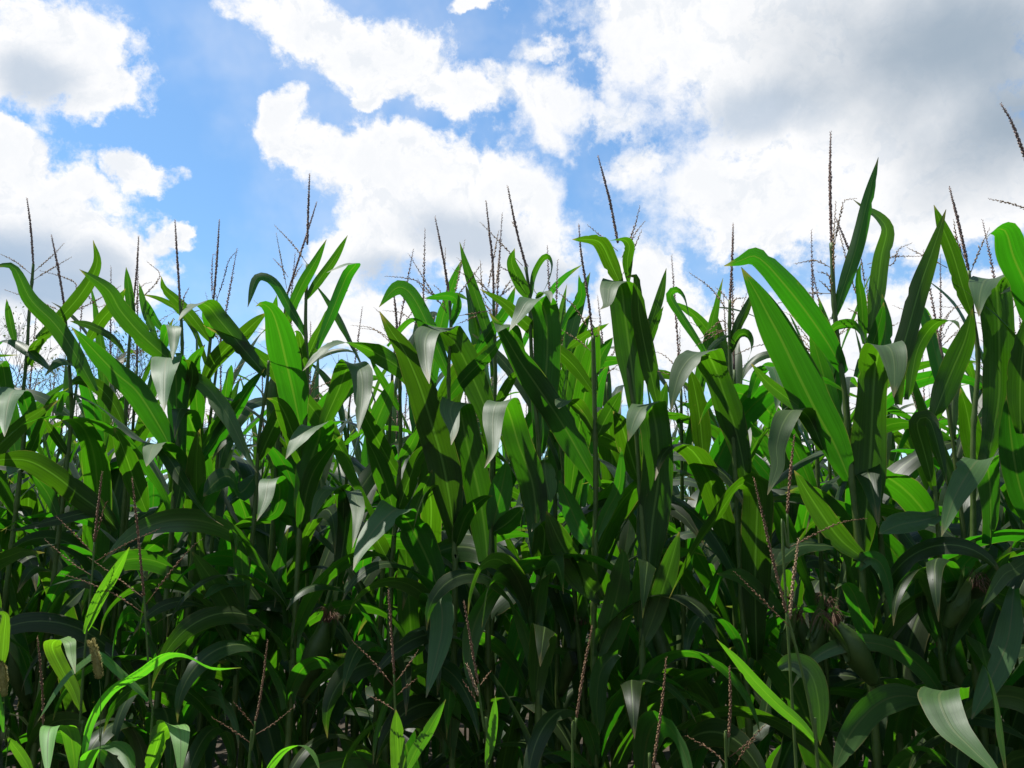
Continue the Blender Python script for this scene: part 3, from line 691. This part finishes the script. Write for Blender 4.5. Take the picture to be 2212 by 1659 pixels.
    p.leaf('H', [(1960, 1000), (1900, 800), (1850, 640), (1800, 560)], 140, 0.15, d0=0.15)
    p.leaf('H', [(1960, 900), (2020, 700), (2090, 540), (2130, 380)], 110, 0.1, d0=0.15, face=1)
    p.leaf('E', [(1985, 900), (2060, 700), (2140, 450), (2212, 200)], 130, 0.15, face=1)
    # 15
    p = FP('corn_plant', 'slender corn plant with short brown spike on a bare thin stalk above rolled leaf', CP, 0.12,
              [('C', 405, 1230), ('C', 403, 1450), ('C', 406, 1650), ('I', 420, 600), ('I', 440, 1000), ('F', 470, 500), ('F', 500, 1000)], seed=103)
    p.tassel('C', [(425, 763), (420, 950), (405, 1235)], [[(400, 1310), (290, 1160), (155, 1060)], [(408, 1280), (440, 1225), (502, 1215)], [(400, 1240), (360, 1190), (318, 1153)], [(400, 1400), (300, 1450), (195, 1510)], [(400, 1385), (350, 1360), (250, 1440)], [(408, 1420), (330, 1420), (210, 1470)]])
    p.leaf('C', [(400, 1540), (450, 1390), (500, 1290), (552, 1165)], 65, 0.05, fold=0.5)
    p.leaf('I', [(405, 220), (455, 100), (510, 90), (540, 165), (500, 290), (462, 400)], 75, 0.12, roll=30)
    p.leaf('C', [(405, 1440), (340, 1475), (262, 1545)], 42, 0.1, roll=40)
    p.leaf('C', [(255, 1560), (170, 1425), (90, 1300), (38, 1205), (75, 1168), (125, 1220), (160, 1360)], 70, 0.12, roll=20)
    p.leaf('I', [(515, 1040), (455, 730), (375, 470), (315, 300), (258, 202), (180, 220), (105, 310), (62, 440), (42, 565)], 200, 0.26)
    p.leaf('I', [(245, 880), (222, 620), (190, 430), (155, 290)], 125, 0.1, d0=0.12)
    p.leaf('F', [(570, 1000), (560, 500), (570, 150), (575, -20), (545, -88), (490, -95), (430, -40), (350, 80), (230, 250), (120, 430), (30, 620)], 205, 0.3)
    p.leaf('I', [(530, 480), (580, 340), (660, 290), (700, 400), (690, 560)], 110, 0.15)
    p.leaf('F', [(760, 745), (600, 590), (470, 482), (325, 465)], 115, 0.15, face=1, roll=20)
    p.ear('F', (880, 1090), (985, 690), 115)
    p.ear('F', (740, 960), (800, 760), 90)
    # 16
    p = FP('corn_plant', 'corn plant with a long straight purple spike and very broad leaves fanning leftward', CP, -0.08,
              [('C', 1030, 880), ('C', 1040, 1180), ('C', 1052, 1340), ('C', 1080, 1600), ('I', 1115, 480), ('I', 1150, 950), ('I', 1195, 1350), ('F', 1220, 500), ('F', 1260, 1000)], seed=107, r_top=0.0055)
    p.tassel('C', [(1024, 198), (1020, 540), (1029, 885)], [[(1045, 1120), (1043, 870), (1056, 628)], [(1035, 1035), (930, 988), (803, 1006)], [(1035, 1190), (880, 1192), (668, 1262)], [(1035, 1200), (1000, 1150), (957, 1110)], [(1035, 1180), (1010, 1080), (945, 1055)], [(1045, 900), (1090, 680), (1110, 620), (1175, 605)]])
    p.leaf('C', [(1112, 1680), (1000, 1485), (850, 1270), (720, 1110), (625, 1005), (550, 958), (470, 988), (368, 1020)], 175, 0.18, twist=15)
    p.leaf('I', [(1145, 990), (1050, 770), (950, 590), (830, 350), (720, 120), (640, -30), (565, -170), (474, -325)], 245, 0.15)
    p.leaf('C', [(1042, 1345), (1095, 1180), (1175, 930), (1245, 640), (1317, 352)], 98, 0.05, fold=0.35)
    p.leaf('I', [(1225, 1490), (1245, 1160), (1270, 800), (1285, 480), (1300, 290), (1335, 165), (1392, 180), (1418, 300), (1410, 478)], 245, 0.25)
    p.leaf('I', [(980, 800), (890, 600), (800, 553), (730, 640), (692, 780), (695, 900), (635, 1075)], 150, 0.24, flip=True)
    p.leaf('I', [(955, 615), (800, 510), (650, 395), (535, 268)], 85, 0.1, face=1)
    p.leaf('C', [(990, 1450), (1070, 1390), (1160, 1382), (1220, 1450), (1245, 1540)], 95, 0.1, roll=40)
    p.leaf('F', [(1190, 430), (1255, 368), (1335, 405), (1390, 560), (1408, 748)], 125, 0.15, face=1, roll=10)
    p.leaf('F', [(1240, 380), (1080, 250), (930, 40), (800, -170)], 140, 0.12, face=1)
    p.leaf('F', [(1060, 300), (960, 290), (820, 300), (680, 420)], 130, 0.15, roll=55)
    p.leaf('F', [(1260, 900), (1180, 620), (1110, 520), (1050, 560)], 120, 0.15, face=1)
    p.ear('F', (1290, 1130), (1065, 770), 165)
    # 17
    p = FP('corn_plant', 'corn plant behind the long straight purple spike, dark drooping tassel beside a twisted leaf', CP, 0.22,
              [('C', 1228, 1190), ('C', 1235, 1400), ('C', 1250, 1750), ('I', 1300, 1000)], seed=109)
    p.tassel('C', [(1058, 730), (1140, 930), (1195, 1080), (1228, 1195)], [[(1260, 1200), (1255, 1290), (1245, 1090)], [(1235, 1150), (1215, 1000), (1200, 930)], [(1250, 1010), (1400, 965), (1580, 960)], [(1260, 1030), (1400, 1010), (1440, 920), (1520, 880)], [(1240, 1250), (1170, 1160), (1060, 740)], [(1240, 1360), (1180, 1310), (1130, 1280)], [(1300, 1430), (1400, 1390), (1440, 1370)]])
    p.leaf('C', [(1265, 1440), (1310, 1160), (1335, 960), (1368, 800), (1312, 713), (1225, 660), (1160, 610)], 112, 0.12, twist=50, face=1)
    p.leaf('I', [(1180, 350), (1270, 180), (1330, 0), (1350, -110)], 95, 0.08)
    p.leaf('C', [(1230, 1500), (1215, 1250), (1195, 1090), (1210, 1000)], 60, 0.1)
    p.leaf('I', [(1300, 400), (1360, 100), (1350, -80), (1340, -160)], 90, 0.05, face=1)
    # 18
    p = FP('corn_plant', 'corn plant at right whose two topmost leaves cross their tips beside a purple spike', CP, -0.05,
              [('C', 1872, 1050), ('C', 1895, 1300), ('C', 1930, 1600), ('I', 1900, 700), ('F', 1900, 200), ('F', 1900, 900)], seed=113)
    p.tassel('C', [(1754, 536), (1810, 760), (1872, 1045)], [[(1845, 970), (1800, 860), (1780, 740)], [(1885, 1060), (1940, 920), (1998, 793)], [(1740, 1030), (1600, 960), (1500, 910)]])
    p.leaf('I', [(1440, 520), (1440, 290), (1510, 20), (1575, -210), (1655, -440), (1733, -680)], 130, 0.1)
    p.leaf('C', [(1895, 1330), (1835, 1145), (1775, 945), (1712, 785), (1658, 645)], 105, 0.08)
    p.leaf('I', [(1500, 490), (1550, 210), (1625, 65), (1705, 5), (1785, 12), (1820, 60)], 98, 0.12)
    p.leaf('I', [(1985, 900), (2030, 660), (2060, 460), (2062, 250), (2055, -40), (2035, -225), (1975, -245), (1940, -150), (1935, -20)], 215, 0.18)
    p.leaf('I', [(1655, 600), (1755, 350), (1850, 120), (1895, -70)], 155, 0.08)
    p.leaf('I', [(1980, 1000), (1900, 760), (1860, 560), (1820, 420)], 130, 0.1, d0=0.15)
    # 19
    p = FP('corn_plant', 'bare-stalked corn plant at lower right carrying pale and dark arching leaves and an ear', CP, -0.1,
              [('I', 1660, 1020), ('F', 1670, 0), ('F', 1690, 300), ('F', 1710, 650), ('F', 1718, 950), ('F', 1722, 1150)], seed=127)
    p.leaf('F', [(1722, 950), (1850, 710), (2000, 510), (2140, 290)], 125, 0.12, face=1)
    p.leaf('F', [(1695, 110), (1580, 140), (1450, 165), (1320, 220)], 175, 0.2, roll=40, face=1)
    p.leaf('I', [(1660, 1050), (1600, 810), (1555, 650), (1580, 602), (1635, 620), (1690, 800), (1740, 1010)], 110, 0.15)
    p.leaf('F', [(1735, 590), (1830, 430), (1920, 340), (2005, 312)], 95, 0.12, face=1)
    p.leaf('F', [(1820, 1260), (1740, 1185), (1690, 1230), (1760, 1400), (1880, 1530), (2000, 1650), (2110, 1780)], 215, 0.35, d0=-0.25, flip=True)
    p.leaf('F', [(1620, 1240), (1450, 1215), (1300, 1275), (1150, 1440), (1035, 1690)], 175, 0.28, roll=20, face=1)
    p.leaf('I', [(2010, 1380), (2005, 1060), (1985, 900), (1935, 862), (1875, 930), (1780, 1100), (1705, 1330)], 190, 0.22)
    p.leaf('F', [(1650, 830), (1590, 700), (1590, 520), (1615, 430), (1650, 500)], 90, 0.15)
    p.ear('F', (1740, 790), (1870, 560), 115)
    # 20
    p = FP('corn_plant', 'corn plant cut by the right edge, purple spike entering high above a folded broad leaf', CP, -0.15,
              [('C', 2290, 560), ('C', 2325, 900), ('C', 2345, 1400), ('I', 2360, 600), ('F', 2360, 100), ('F', 2360, 900)], seed=131)
    p.tassel('C', [(2070, 22), (2150, 170), (2290, 560)], [[(2290, 690), (2140, 640), (1997, 607)], [(2300, 700), (2340, 560), (2380, 420)]])
    p.leaf('C', [(2380, 1560), (2250, 1200), (2150, 970), (2110, 830), (2080, 795), (2030, 800), (1975, 855)], 205, 0.2)
    p.leaf('I', [(2190, 700), (2190, 400), (2215, 120), (2260, -60)], 150, 0.1)
    p.leaf('C', [(2340, 1080), (2200, 1130), (2070, 1190)], 55, 0.05, roll=50)
    p.leaf('F', [(2150, 560), (2110, 880), (2000, 1130), (1890, 1360)], 150, 0.1, face=1)
    p.leaf('F', [(2340, 300), (2180, 420), (2080, 480), (1950, 680)], 90, 0.15, face=1)
    p.leaf('I', [(2280, 1300), (2180, 1000), (2130, 700), (2110, 450)], 160, 0.1, d0=0.1)
front()
for q in FRONT: q.low_leaves(8)

# ------------------------------------------------------------------ slender late plants standing in front of the row
def slender():
    def S(label, off, stalk, seed, name='corn_plant', rb=0.005, rt=0.0022):
        return Plant(name, label, 'corn plant', off, stalk, rt, rb, M_YOUNG, M_RED, M_RED, seed)
    p = S('slender low corn plant at left with red-brown tassel and thin leaf arching down left', -0.62, [('D', 885, 600), ('D', 895, 760), ('D', 910, 1000), ('D', 922, 1240), ('D', 915, 1660)], 201)
    p.tassel('D', [(812, -120), (850, 240), (885, 605)], [[(880, 612), (720, 490), (543, 364)], [(895, 655), (1050, 450), (1170, 312), (1240, 253)], [(888, 712), (700, 590), (520, 512), (373, 464)]], thick=0.78)
    p.leaf('D', [(918, 1240), (750, 1080), (640, 975), (580, 960), (500, 1020), (380, 1140), (232, 1372)], 68, 0.1, roll=35)
    p.leaf('D', [(920, 1700), (960, 1520), (1000, 1420), (1080, 1400), (1110, 1480), (1105, 1720)], 135, 0.1)
    p.leaf('D', [(910, 1700), (940, 1600), (985, 1460), (1010, 1430)], 86, 0.06)
    p = S('slender low corn plant at far left with four-armed tassel and a bright upright leaf', -0.65, [('D', 580, 270), ('D', 572, 400), ('D', 555, 600), ('D', 530, 850), ('D', 510, 1100), ('D', 492, 1400), ('D', 485, 1660)], 203)
    p.tassel('D', [(628, -160), (602, 60), (580, 270)], [[(575, 342), (460, 225), (347, 114)], [(588, 390), (760, 290), (982, 188)], [(565, 478), (430, 390), (278, 258)], [(590, 250), (640, 60), (660, 20)]], thick=0.78)
    p.leaf('D', [(517, 835), (600, 640), (700, 470), (796, 302)], 72, 0.08)
    p.leaf('D', [(500, 1325), (450, 1180), (380, 1050), (320, 920), (350, 872), (425, 885), (440, 960), (462, 1080)], 104, 0.12)
    p.leaf('D', [(505, 1600), (560, 1370), (680, 1185), (860, 1080), (1020, 965), (1150, 965), (1300, 1045), (1482, 1043)], 79, 0.15, roll=25, face=1)
    p.leaf('D', [(470, 1760), (450, 1560), (420, 1420), (350, 1405), (300, 1440), (290, 1720)], 117, 0.15)
    p.leaf('D', [(510, 1720), (560, 1560), (680, 1510), (770, 1560), (820, 1720)], 153, 0.15, roll=30, face=1)
    p.leaf('D', [(200, 1700), (130, 1580), (42, 1465)], 56, 0.05)
    p = S('slender corn plant at lower left with small three-branched red tassel', -0.55, [('D', 1570, 1370), ('D', 1560, 1460), ('D', 1545, 1560), ('D', 1528, 1680)], 205)
    p.tassel('D', [(1645, 878), (1610, 1160), (1570, 1375)], [[(1562, 1402), (1435, 1252)], [(1548, 1512), (1420, 1420), (1303, 1349)], [(1570, 1455), (1690, 1380), (1800, 1289)]], thick=0.75)
    p.leaf('D', [(1600, 1760), (1680, 1620), (1760, 1540), (1860, 1520), (1930, 1580), (1970, 1690)], 72, 0.1, roll=40, face=1)
    p = S('slender dried-looking corn spike without branches in the dark lower left corner', -0.50, [('D', 265, 1380), ('D', 262, 1500), ('D', 255, 1680)], 207)
    p.tassel('D', [(230, 852), (258, 1150), (266, 1390)], thick=0.75)
    p = S('slender corn plant at bottom centre with red tassel and upright leaf wrapped round its stem', -0.60, [('E', 455, 1080), ('E', 460, 1250), ('E', 468, 1450), ('E', 472, 1680)], 209)
    p.tassel('E', [(420, 565), (440, 850), (456, 1090)], [[(450, 1155), (330, 1010), (203, 883)], [(465, 1130), (540, 1030), (602, 938)], [(460, 1305), (380, 1252), (293, 1213)], [(475, 1212), (530, 1160), (597, 1108)]], thick=0.78)
    p.leaf('E', [(475, 1760), (480, 1600), (475, 1450), (466, 1300)], 94, 0.04)
    p.leaf('E', [(510, 1720), (580, 1570), (660, 1440), (772, 1238)], 68, 0.06)
    p = S('slender corn plant at bottom centre with one pinkish tan tassel branch', -0.60, [('E', 972, 1140), ('E', 985, 1260), ('E', 1010, 1440), ('E', 1026, 1680)], 211)
    p.tassel('E', [(884, 635), (930, 900), (972, 1145)], [[(975, 1282), (930, 1200), (878, 1122)], [(985, 1150), (1020, 1100), (1052, 1062)]], thick=0.75)
    p.mt = M_TAN
    p.tassel('E', [(902, 1022), (935, 1110), (973, 1215)], thick=0.9, tan=True)
    p.leaf('E', [(1022, 1650), (1050, 1500), (1065, 1380), (1078, 1218)], 56, 0.05)
    p = S('slender corn spike leaning right at bottom, between two broad grey leaves', -0.58, [('E', 1575, 1350), ('E', 1565, 1500), ('E', 1552, 1700)], 213)
    p.tassel('E', [(1672, 788), (1615, 1090), (1575, 1355)], thick=0.78)
    p = S('slender reddish corn spike leaning right of centre, running out of the bottom edge', -0.58, [('E', 2045, 1660), ('E', 2035, 1760), ('E', 2030, 1860)], 215)
    p.tassel('E', [(2127, 985), (2100, 1280), (2045, 1665)], thick=0.78)
    p = S('slender corn plant at lower right with a long leaning tassel and one bright lime leaf', -0.60, [('F', 752, 700), ('F', 790, 840), ('F', 840, 1030), ('F', 900, 1300), ('F', 935, 1520), ('F', 948, 1700)], 217, rb=0.006)
    p.tassel('F', [(553, -120), (660, 340), (752, 705)], [[(770, 790), (620, 640), (433, 453)]], thick=0.75)
    p.mt = M_TAN
    p.tassel('F', [(826, 252), (792, 530), (772, 745)], thick=0.85, tan=True)
    p.leaf('F', [(945, 1510), (850, 1400), (700, 1270), (560, 1130), (440, 990), (325, 870)], 72, 0.08)
    p.ml = M_LEAF
    p.leaf('F', [(700, 1040), (790, 1010), (900, 1080), (950, 1260), (960, 1520)], 148, 0.0, face=1, d0=0.25)
    p = S('slender corn plant near the bottom right with two curved tassel arms at its foot', -0.56, [('F', 398, 1470), ('F', 394, 1600), ('F', 388, 1760)], 219)
    p.tassel('F', [(402, 1035), (408, 1260), (397, 1475)], [[(390, 1640), (290, 1550), (140, 1462)], [(405, 1590), (520, 1500), (622, 1393)], [(440, 1640), (480, 1570), (560, 1480)]], thick=0.78)
    p = S('thin-stalked corn plant with a dark spike before the very broad leaves at right', -0.55, [('I', 757, 1190), ('I', 764, 1400), ('F', 758, 300), ('F', 745, 560)], 221, rb=0.0045)
    p.tassel('I', [(802, 706), (775, 960), (757, 1195)], [[(765, 1400), (960, 1300), (1100, 1242), (1242, 1220)]], thick=0.78)
    # foxtail grass
    def foxtail(label, c, head, stem, seed):
        p = Plant('foxtail_grass', label, 'foxtail grass', -0.75, [(c,) + head[-1]] + [(c,) + q for q in stem], 0.0008, 0.0015, M_YOUNG, M_FOX, M_FOX, seed)
        rnd = random.Random(seed)
        P = [p.pt(c, x, y, 0) for x, y in head][::-1]
        mb = MB(); C, L = spline(P, 14); R = [0.0035 + 0.0035 * math.sin(math.pi * min(0.9, 0.12 + i / 14)) for i in range(14)]
        tube_geo(mb, C, R, 8)
        D, L = spline(P, 130); T, SS = frames(D, np.array((1, .2, .1)))
        for i in range(130):
            for q in range(7):
                a = rnd.uniform(0, 6.28); o = SS[i] * math.cos(a) + np.cross(T[i], SS[i]) * math.sin(a)
                r = R[min(13, i // 10)]
                grain_geo(mb, D[i] + o * r * 0.8, T[i] * 0.9 + o * rnd.uniform(0.5, 1.1), rnd.uniform(0.005, 0.010), 0.0004 if q else 0.0011)
        newobj('seed_head', mb.mesh('seed_head', M_FOX), p.root)
        return p
    f = foxtail('yellowish bristly foxtail head nodding beside a looped bright leaf', 'D', [(560, 880), (590, 980), (612, 1110)], [(618, 1250), (610, 1500), (600, 1700)], 301)
    f = foxtail('bristly foxtail head half cut off by the left edge of the view', 'D', [(-10, 960), (15, 1070), (24, 1220)], [(28, 1350), (30, 1500), (30, 1700)], 303)
    f.leaf('D', [(22, 1440), (5, 1300), (-5, 1180)], 28, 0.02)
    f.leaf('D', [(10, 1040), (25, 850), (30, 720), (-40, 705)], 60, 0.05)
slender()

# ------------------------------------------------------------------ the rows behind: a few grown plants, copied plant by plant
def grown(seed, parts=True, detail=1.0):
    """[(part name, MB, material, [children])] of one plant about 2.4 m tall, foot at the origin"""
    rnd = random.Random(seed); out = []
    H = rnd.uniform(2.08, 2.25); lx, ly = rnd.uniform(-.09, .09), rnd.uniform(-.06, .06)
    axis = lambda z: np.array((lx * (z / H) ** 2, ly * (z / H) ** 2, z))
    mb = MB(); n = int(60 * detail) ; C = np.array([axis(H * i / (n - 1)) for i in range(n)])
    R = [0.0125 * (1 - 0.62 * i / (n - 1)) * (1 + 0.2 * (i % 5 == 0)) for i in range(n)]
    tube_geo(mb, C, R, 7 if detail == 1 else 5); out.append(('stalk', mb, M_STALK, []))
    phi = rnd.uniform(0, 6.28); nl = 11
    for i in range(nl):
        z = 0.42 + (H - 0.55) * i / (nl - 1) + rnd.uniform(-.03, .03)
        az = phi + math.pi * i + rnd.uniform(-.5, .5)
        k = i / (nl - 1)
        Lf = (0.72 + 0.22 * math.sin(math.pi * min(1, k * 1.15))) * rnd.uniform(0.85, 1.1) * (0.72 if k > .9 else 1)
        w = (0.066 + 0.022 * math.sin(math.pi * k)) * rnd.uniform(.85, 1.15) * (0.72 if k > .85 else 1)
        e0 = math.radians(rnd.uniform(60, 78)); droop = math.radians(rnd.uniform(70, 165)) if rnd.random() < .8 else math.radians(rnd.uniform(15, 50)); pw = rnd.uniform(1.3, 3.0)
        if k > .7 and rnd.random() < .6: e0 = math.radians(rnd.uniform(70, 84)); droop = math.radians(rnd.uniform(5, 50)); Lf *= .85
        P = [axis(z)]; m = 12; daz = rnd.uniform(-.5, .5)
        for j in range(m):
            t = (j + 0.5) / m; e = e0 - droop * t ** pw; a2 = az + daz * t
            P.append(P[-1] + Lf / m * np.array((math.cos(a2) * math.cos(e), math.sin(a2) * math.cos(e), math.sin(e))))
        side = np.array((-math.sin(az), math.cos(az), 0.0))
        mb = MB(); leaf_geo(mb, P, w, side, rnd.uniform(-70, 70), 0.25, 0.16, seed * 31 + i, int(22 * detail), 4 if detail == 1 else 2)
        out.append(('leaf', mb, M_LEAF, []))
    mb = MB(); top = axis(H); hl = rnd.uniform(0.26, 0.36); dr = np.array((rnd.uniform(-.14, .14), rnd.uniform(-.1, .1), 1)); st = 0.0036 if detail == 1 else 0.008
    b0 = top + dr * 0.10
    tube_geo(mb, spline([top, top + dr * .05, b0], 5)[0], [0.004] * 5, 5)
    ear_of_grain(mb, [b0, b0 + dr * hl * .5, b0 + dr * hl], 0.0020, st, 0.0110, 0.0024 * (1 if detail == 1 else 1.5), 0.3, seed)
    kids = []
    for q in range(rnd.randint(4, 9)):
        a = rnd.uniform(0, 6.28); e = math.radians(rnd.uniform(15, 65)); l = rnd.uniform(.12, .24)
        p0 = top + dr * rnd.uniform(0.02, 0.11)
        d1 = np.array((math.cos(a) * math.cos(e), math.sin(a) * math.cos(e), math.sin(e)))
        m2 = MB(); ear_of_grain(m2, [p0, p0 + d1 * l * .5, p0 + d1 * l + np.array((0, 0, -.25)) * l * rnd.uniform(0, 1)], 0.0010, st * 1.6, 0.0100, 0.0018 * (1 if detail == 1 else 1.5), 0.26, seed + q, 0.12)
        kids.append(('tassel_branch', m2, M_TAN, []))
    out.append(('tassel', mb, M_SPIKE, kids))
    if rnd.random() < .7 and detail == 1:
        z = rnd.uniform(.95, 1.2); a = phi + rnd.uniform(-.6, .6); o = np.array((math.cos(a), math.sin(a), 0))
        mb = MB(); p0 = axis(z) + o * .012; p2 = p0 + o * .09 + np.array((0, 0, .21)); C, _ = spline([p0, (p0 + p2) / 2 + o * .01, p2], 14)
        tube_geo(mb, C, [0.026 * (0.4 + .6 * math.sin(math.pi * min(.5, i / 14 * .8))) * (1 - max(0, (i / 13 - .5) / .5) ** 1.8 * .7) for i in range(14)], 10)
        sb = MB()
        for q in range(24):
            an = rnd.uniform(0, 6.28); l = rnd.uniform(.02, .05); dd = unit(o * .4 + np.array((math.cos(an) * .5, math.sin(an) * .5, .8)))
            tube_geo(sb, spline([p2, p2 + dd * l, p2 + dd * l * 1.3 + np.array((0, 0, -l * .7))], 6)[0], [.0009] * 6, 4)
        out.append(('ear', mb, M_HUSK, [('silk', sb, M_SILK, [])]))
    return out
def as_tree(spec):
    root = bpy.data.objects.new('corn_plant', None); root.empty_display_size = 0.1
    for nm, mb, m, kids in spec:
        o = bpy.data.objects.new(nm, mb.mesh(nm, m)); o.parent = root
        for nm2, mb2, m2, _ in kids:
            c = bpy.data.objects.new(nm2, mb2.mesh(nm2, m2)); c.parent = o
    return root
def as_one(spec):
    mats = []; V, F, UV, MI = [], [], [], []
    def put(mb, m):
        if m not in mats: mats.append(m)
        b = len(V); V.extend(mb.v); UV.extend(mb.uv)
        F.extend([tuple(i + b for i in f) for f in mb.f]); MI.extend([mats.index(m)] * len(mb.f))
    for nm, mb, m, kids in spec:
        put(mb, m)
        for _, mb2, m2, _k in kids: put(mb2, m2)
    q = MB(); q.v, q.f, q.uv = V, F, UV
    me = q.mesh('corn_plant', mats[0])
    for m in mats[1:]: me.materials.append(m)
    me.polygons.foreach_set('material_index', np.array(MI, dtype=np.int32))
    return me
def copy_tree(src, parent=None):
    c = src.copy(); col.objects.link(c)
    if parent is not None: c.parent = parent
    for ch in src.children: copy_tree(ch, c)
    return c
protos = [as_tree(grown(500 + i)) for i in range(9)]
ones = [as_one(grown(700 + i, detail=0.75)) for i in range(7)]
far = [as_one(grown(900 + i, detail=0.4)) for i in range(4)]
rr = random.Random(81)
ROWS = [(0.42, 'second'), (1.10, 'third'), (1.86, 'fourth'), (2.62, 'fifth'), (3.38, 'sixth'), (4.14, 'seventh')]
used = set(); total = 0
LAB = {'second': 'corn plant of the second row, close behind the front stalks',
       'third': 'corn plant of the third row, seen in gaps between the nearer plants',
       'fourth': 'corn plant of the fourth row, its tassel and upper leaves showing in gaps',
       'fifth': 'corn plant of the fifth row, small behind nearer leaves, thin tassel against sky',
       'sixth': 'corn plant of the sixth row, few leaves and a thin tassel showing',
       'seventh': 'corn plant of the seventh row, deep in the field, only slivers visible'}
for ri, (off, nm) in enumerate(ROWS):
    x = -0.70 * (2.7 + off)
    while x < 0.68 * (2.15 + off):
        y = 2.35 + off - 0.21 * x + rr.uniform(-.05, .05)
        if ri < 3:
            k = rr.randrange(len(protos)); o = copy_tree(protos[k])
        else:
            o = newobj('corn_plant', ones[rr.randrange(len(ones))])
        o.location = (x + rr.uniform(-.03, .03), y, 0); o.rotation_euler = (rr.uniform(-.03, .03), rr.uniform(-.04, .04), rr.uniform(0, 6.28))
        s = rr.uniform(0.96, 1.08) if ri < 4 else rr.uniform(0.93, 1.06); o.scale = (s, s, s)
        tag(o, LAB[nm], 'corn plant', 'corn plants of the %s row' % nm)
        x += (0.195, 0.21, 0.22, 0.22, 0.23, 0.23)[ri] + rr.uniform(-.025, .025); total += 1
for p in protos:
    for ch in list(p.children):
        for c2 in list(ch.children): bpy.data.objects.remove(c2)
        bpy.data.objects.remove(ch)
    bpy.data.objects.remove(p)
print('row plants', total)
# the field beyond: one mass
V, F, UV, MI = [], [], [], []
src = []
for me in far:
    v = np.empty(len(me.vertices) * 3); me.vertices.foreach_get('co', v)
    lv = np.empty(len(me.loops), dtype=np.int32); me.loops.foreach_get('vertex_index', lv)
    uv = np.empty(len(me.loops) * 2, dtype=np.float32); me.uv_layers[0].data.foreach_get('uv', uv)
    ls = np.empty(len(me.polygons), dtype=np.int32); me.polygons.foreach_get('loop_start', ls)
    lt = np.empty(len(me.polygons), dtype=np.int32); me.polygons.foreach_get('loop_total', lt)
    mi = np.empty(len(me.polygons), dtype=np.int32); me.polygons.foreach_get('material_index', mi)
    src.append((v.reshape(-1, 3), lv, uv, ls, lt, mi))
av, alv, auv, als, alt, ami = [], [], [], [], [], []; nv = nl = 0
spots = []
for off in [0.0] + [q[0] for q in ROWS]:                      # the rows run on past both sides of the view
    lo = -0.72 * (2.7 + off) - 0.10; hi = 0.70 * (2.15 + off) + 0.10
    x = lo
    while x > lo - 2.2: spots.append((x, off)); x -= 0.19 + rr.uniform(-.03, .03)
    x = hi
    while x < hi + 2.2: spots.append((x, off)); x += 0.19 + rr.uniform(-.03, .03)
for r in range(9):
    off = 4.9 + 0.76 * r * (1 + 0.12 * r); x = -0.70 * (2.7 + off) - 1.5
    while x < 0.70 * (2.15 + off) + 1.5:
        spots.append((x, off)); x += 0.24 + rr.uniform(-.03, .03)
for x, off in spots:
    if True:
        v, lv, uv, ls, lt, mi = src[rr.randrange(4)]
        a = rr.uniform(0, 6.28); s = rr.uniform(.92, 1.06); c, sn = math.cos(a) * s, math.sin(a) * s
        av.append(np.stack([v[:, 0] * c - v[:, 1] * sn + x, v[:, 0] * sn + v[:, 1] * c + 2.35 + off - .21 * x, v[:, 2] * s], 1))
        alv.append(lv + nv); auv.append(uv); als.append(ls + nl); alt.append(lt); ami.append(mi)
        nv += len(v); nl += len(lv)
me = bpy.data.meshes.new('distant_corn')
av = np.concatenate(av); alv = np.concatenate(alv); als = np.concatenate(als); alt = np.concatenate(alt)
me.vertices.add(nv); me.vertices.foreach_set('co', av.ravel())
me.loops.add(nl); me.loops.foreach_set('vertex_index', alv.astype(np.int32))
me.polygons.add(len(als)); me.polygons.foreach_set('loop_start', als.astype(np.int32))
uvl = me.uv_layers.new(name='UVMap')
me.update(calc_edges=True)
me.uv_layers[0].data.foreach_set('uv', np.concatenate(auv).astype(np.float32))
me.polygons.foreach_set('material_index', np.concatenate(ami).astype(np.int32))
me.polygons.foreach_set('use_smooth', np.ones(len(als), dtype=bool))
for m in far[0].materials: me.materials.append(m)
tag(newobj('distant_corn', me), kind='stuff', label='mass of corn filling the field behind the separate rows')
for m in far: bpy.data.meshes.remove(m)

# ------------------------------------------------------------------ thin tree beyond the field at left
def tree(label, cpx, cpy, Y, spread, seed):
    rnd = random.Random(seed)
    top = at(cpx, cpy, Y); root = tag(newobj('tree', None, None, (top.x, Y, 0)), label, 'tree')
    tb, cb = MB(), MB(); hgt = top.z
    def grow(p, d, l, r, depth):
        q = p + d * l
        C, _ = spline([p, p + d * l * .5 + np.array([rnd.uniform(-.06, .06) * l for _ in range(3)]), q], 6)
        tube_geo(tb, C, [r * (1 - .35 * i / 5) for i in range(6)], 5)
        if depth == 0 or r < 0.006:
            for _ in range(2):
                c = q + np.array([rnd.uniform(-.25, .25) for _ in range(3)]); a = unit(np.array([rnd.uniform(-1, 1) for _ in range(3)])); b = unit(np.cross(a, (.3, .5, .8))); s = rnd.uniform(.03, .07)
                cb.add([c - a * s, c + b * s * .5, c + a * s, c - b * s * .5], [(0, 1, 2, 3)])
            return
        for _ in range(rnd.choice((2, 3, 3))):
            nd = unit(d + np.array((rnd.uniform(-.75, .75), rnd.uniform(-.75, .75), rnd.uniform(-.25, .55))))
            grow(q, nd, l * rnd.uniform(.62, .82), r * .62, depth - 1)
    grow(np.array((0., 0, 0)), np.array((0, 0, 1.0)), hgt * .30, 0.07 * spread, 6)
    newobj('trunk', tb.mesh('trunk', M_BARK), root); newobj('crown', cb.mesh('crown', M_TREELEAF), root)
tree('thin sparse-leaved tree glimpsed beyond the corn at left', 245, 742, 24.0, 1.0, 5)
tree('faint twiggy tree beyond the corn, nearest the left edge', 85, 725, 28.0, 1.0, 8)
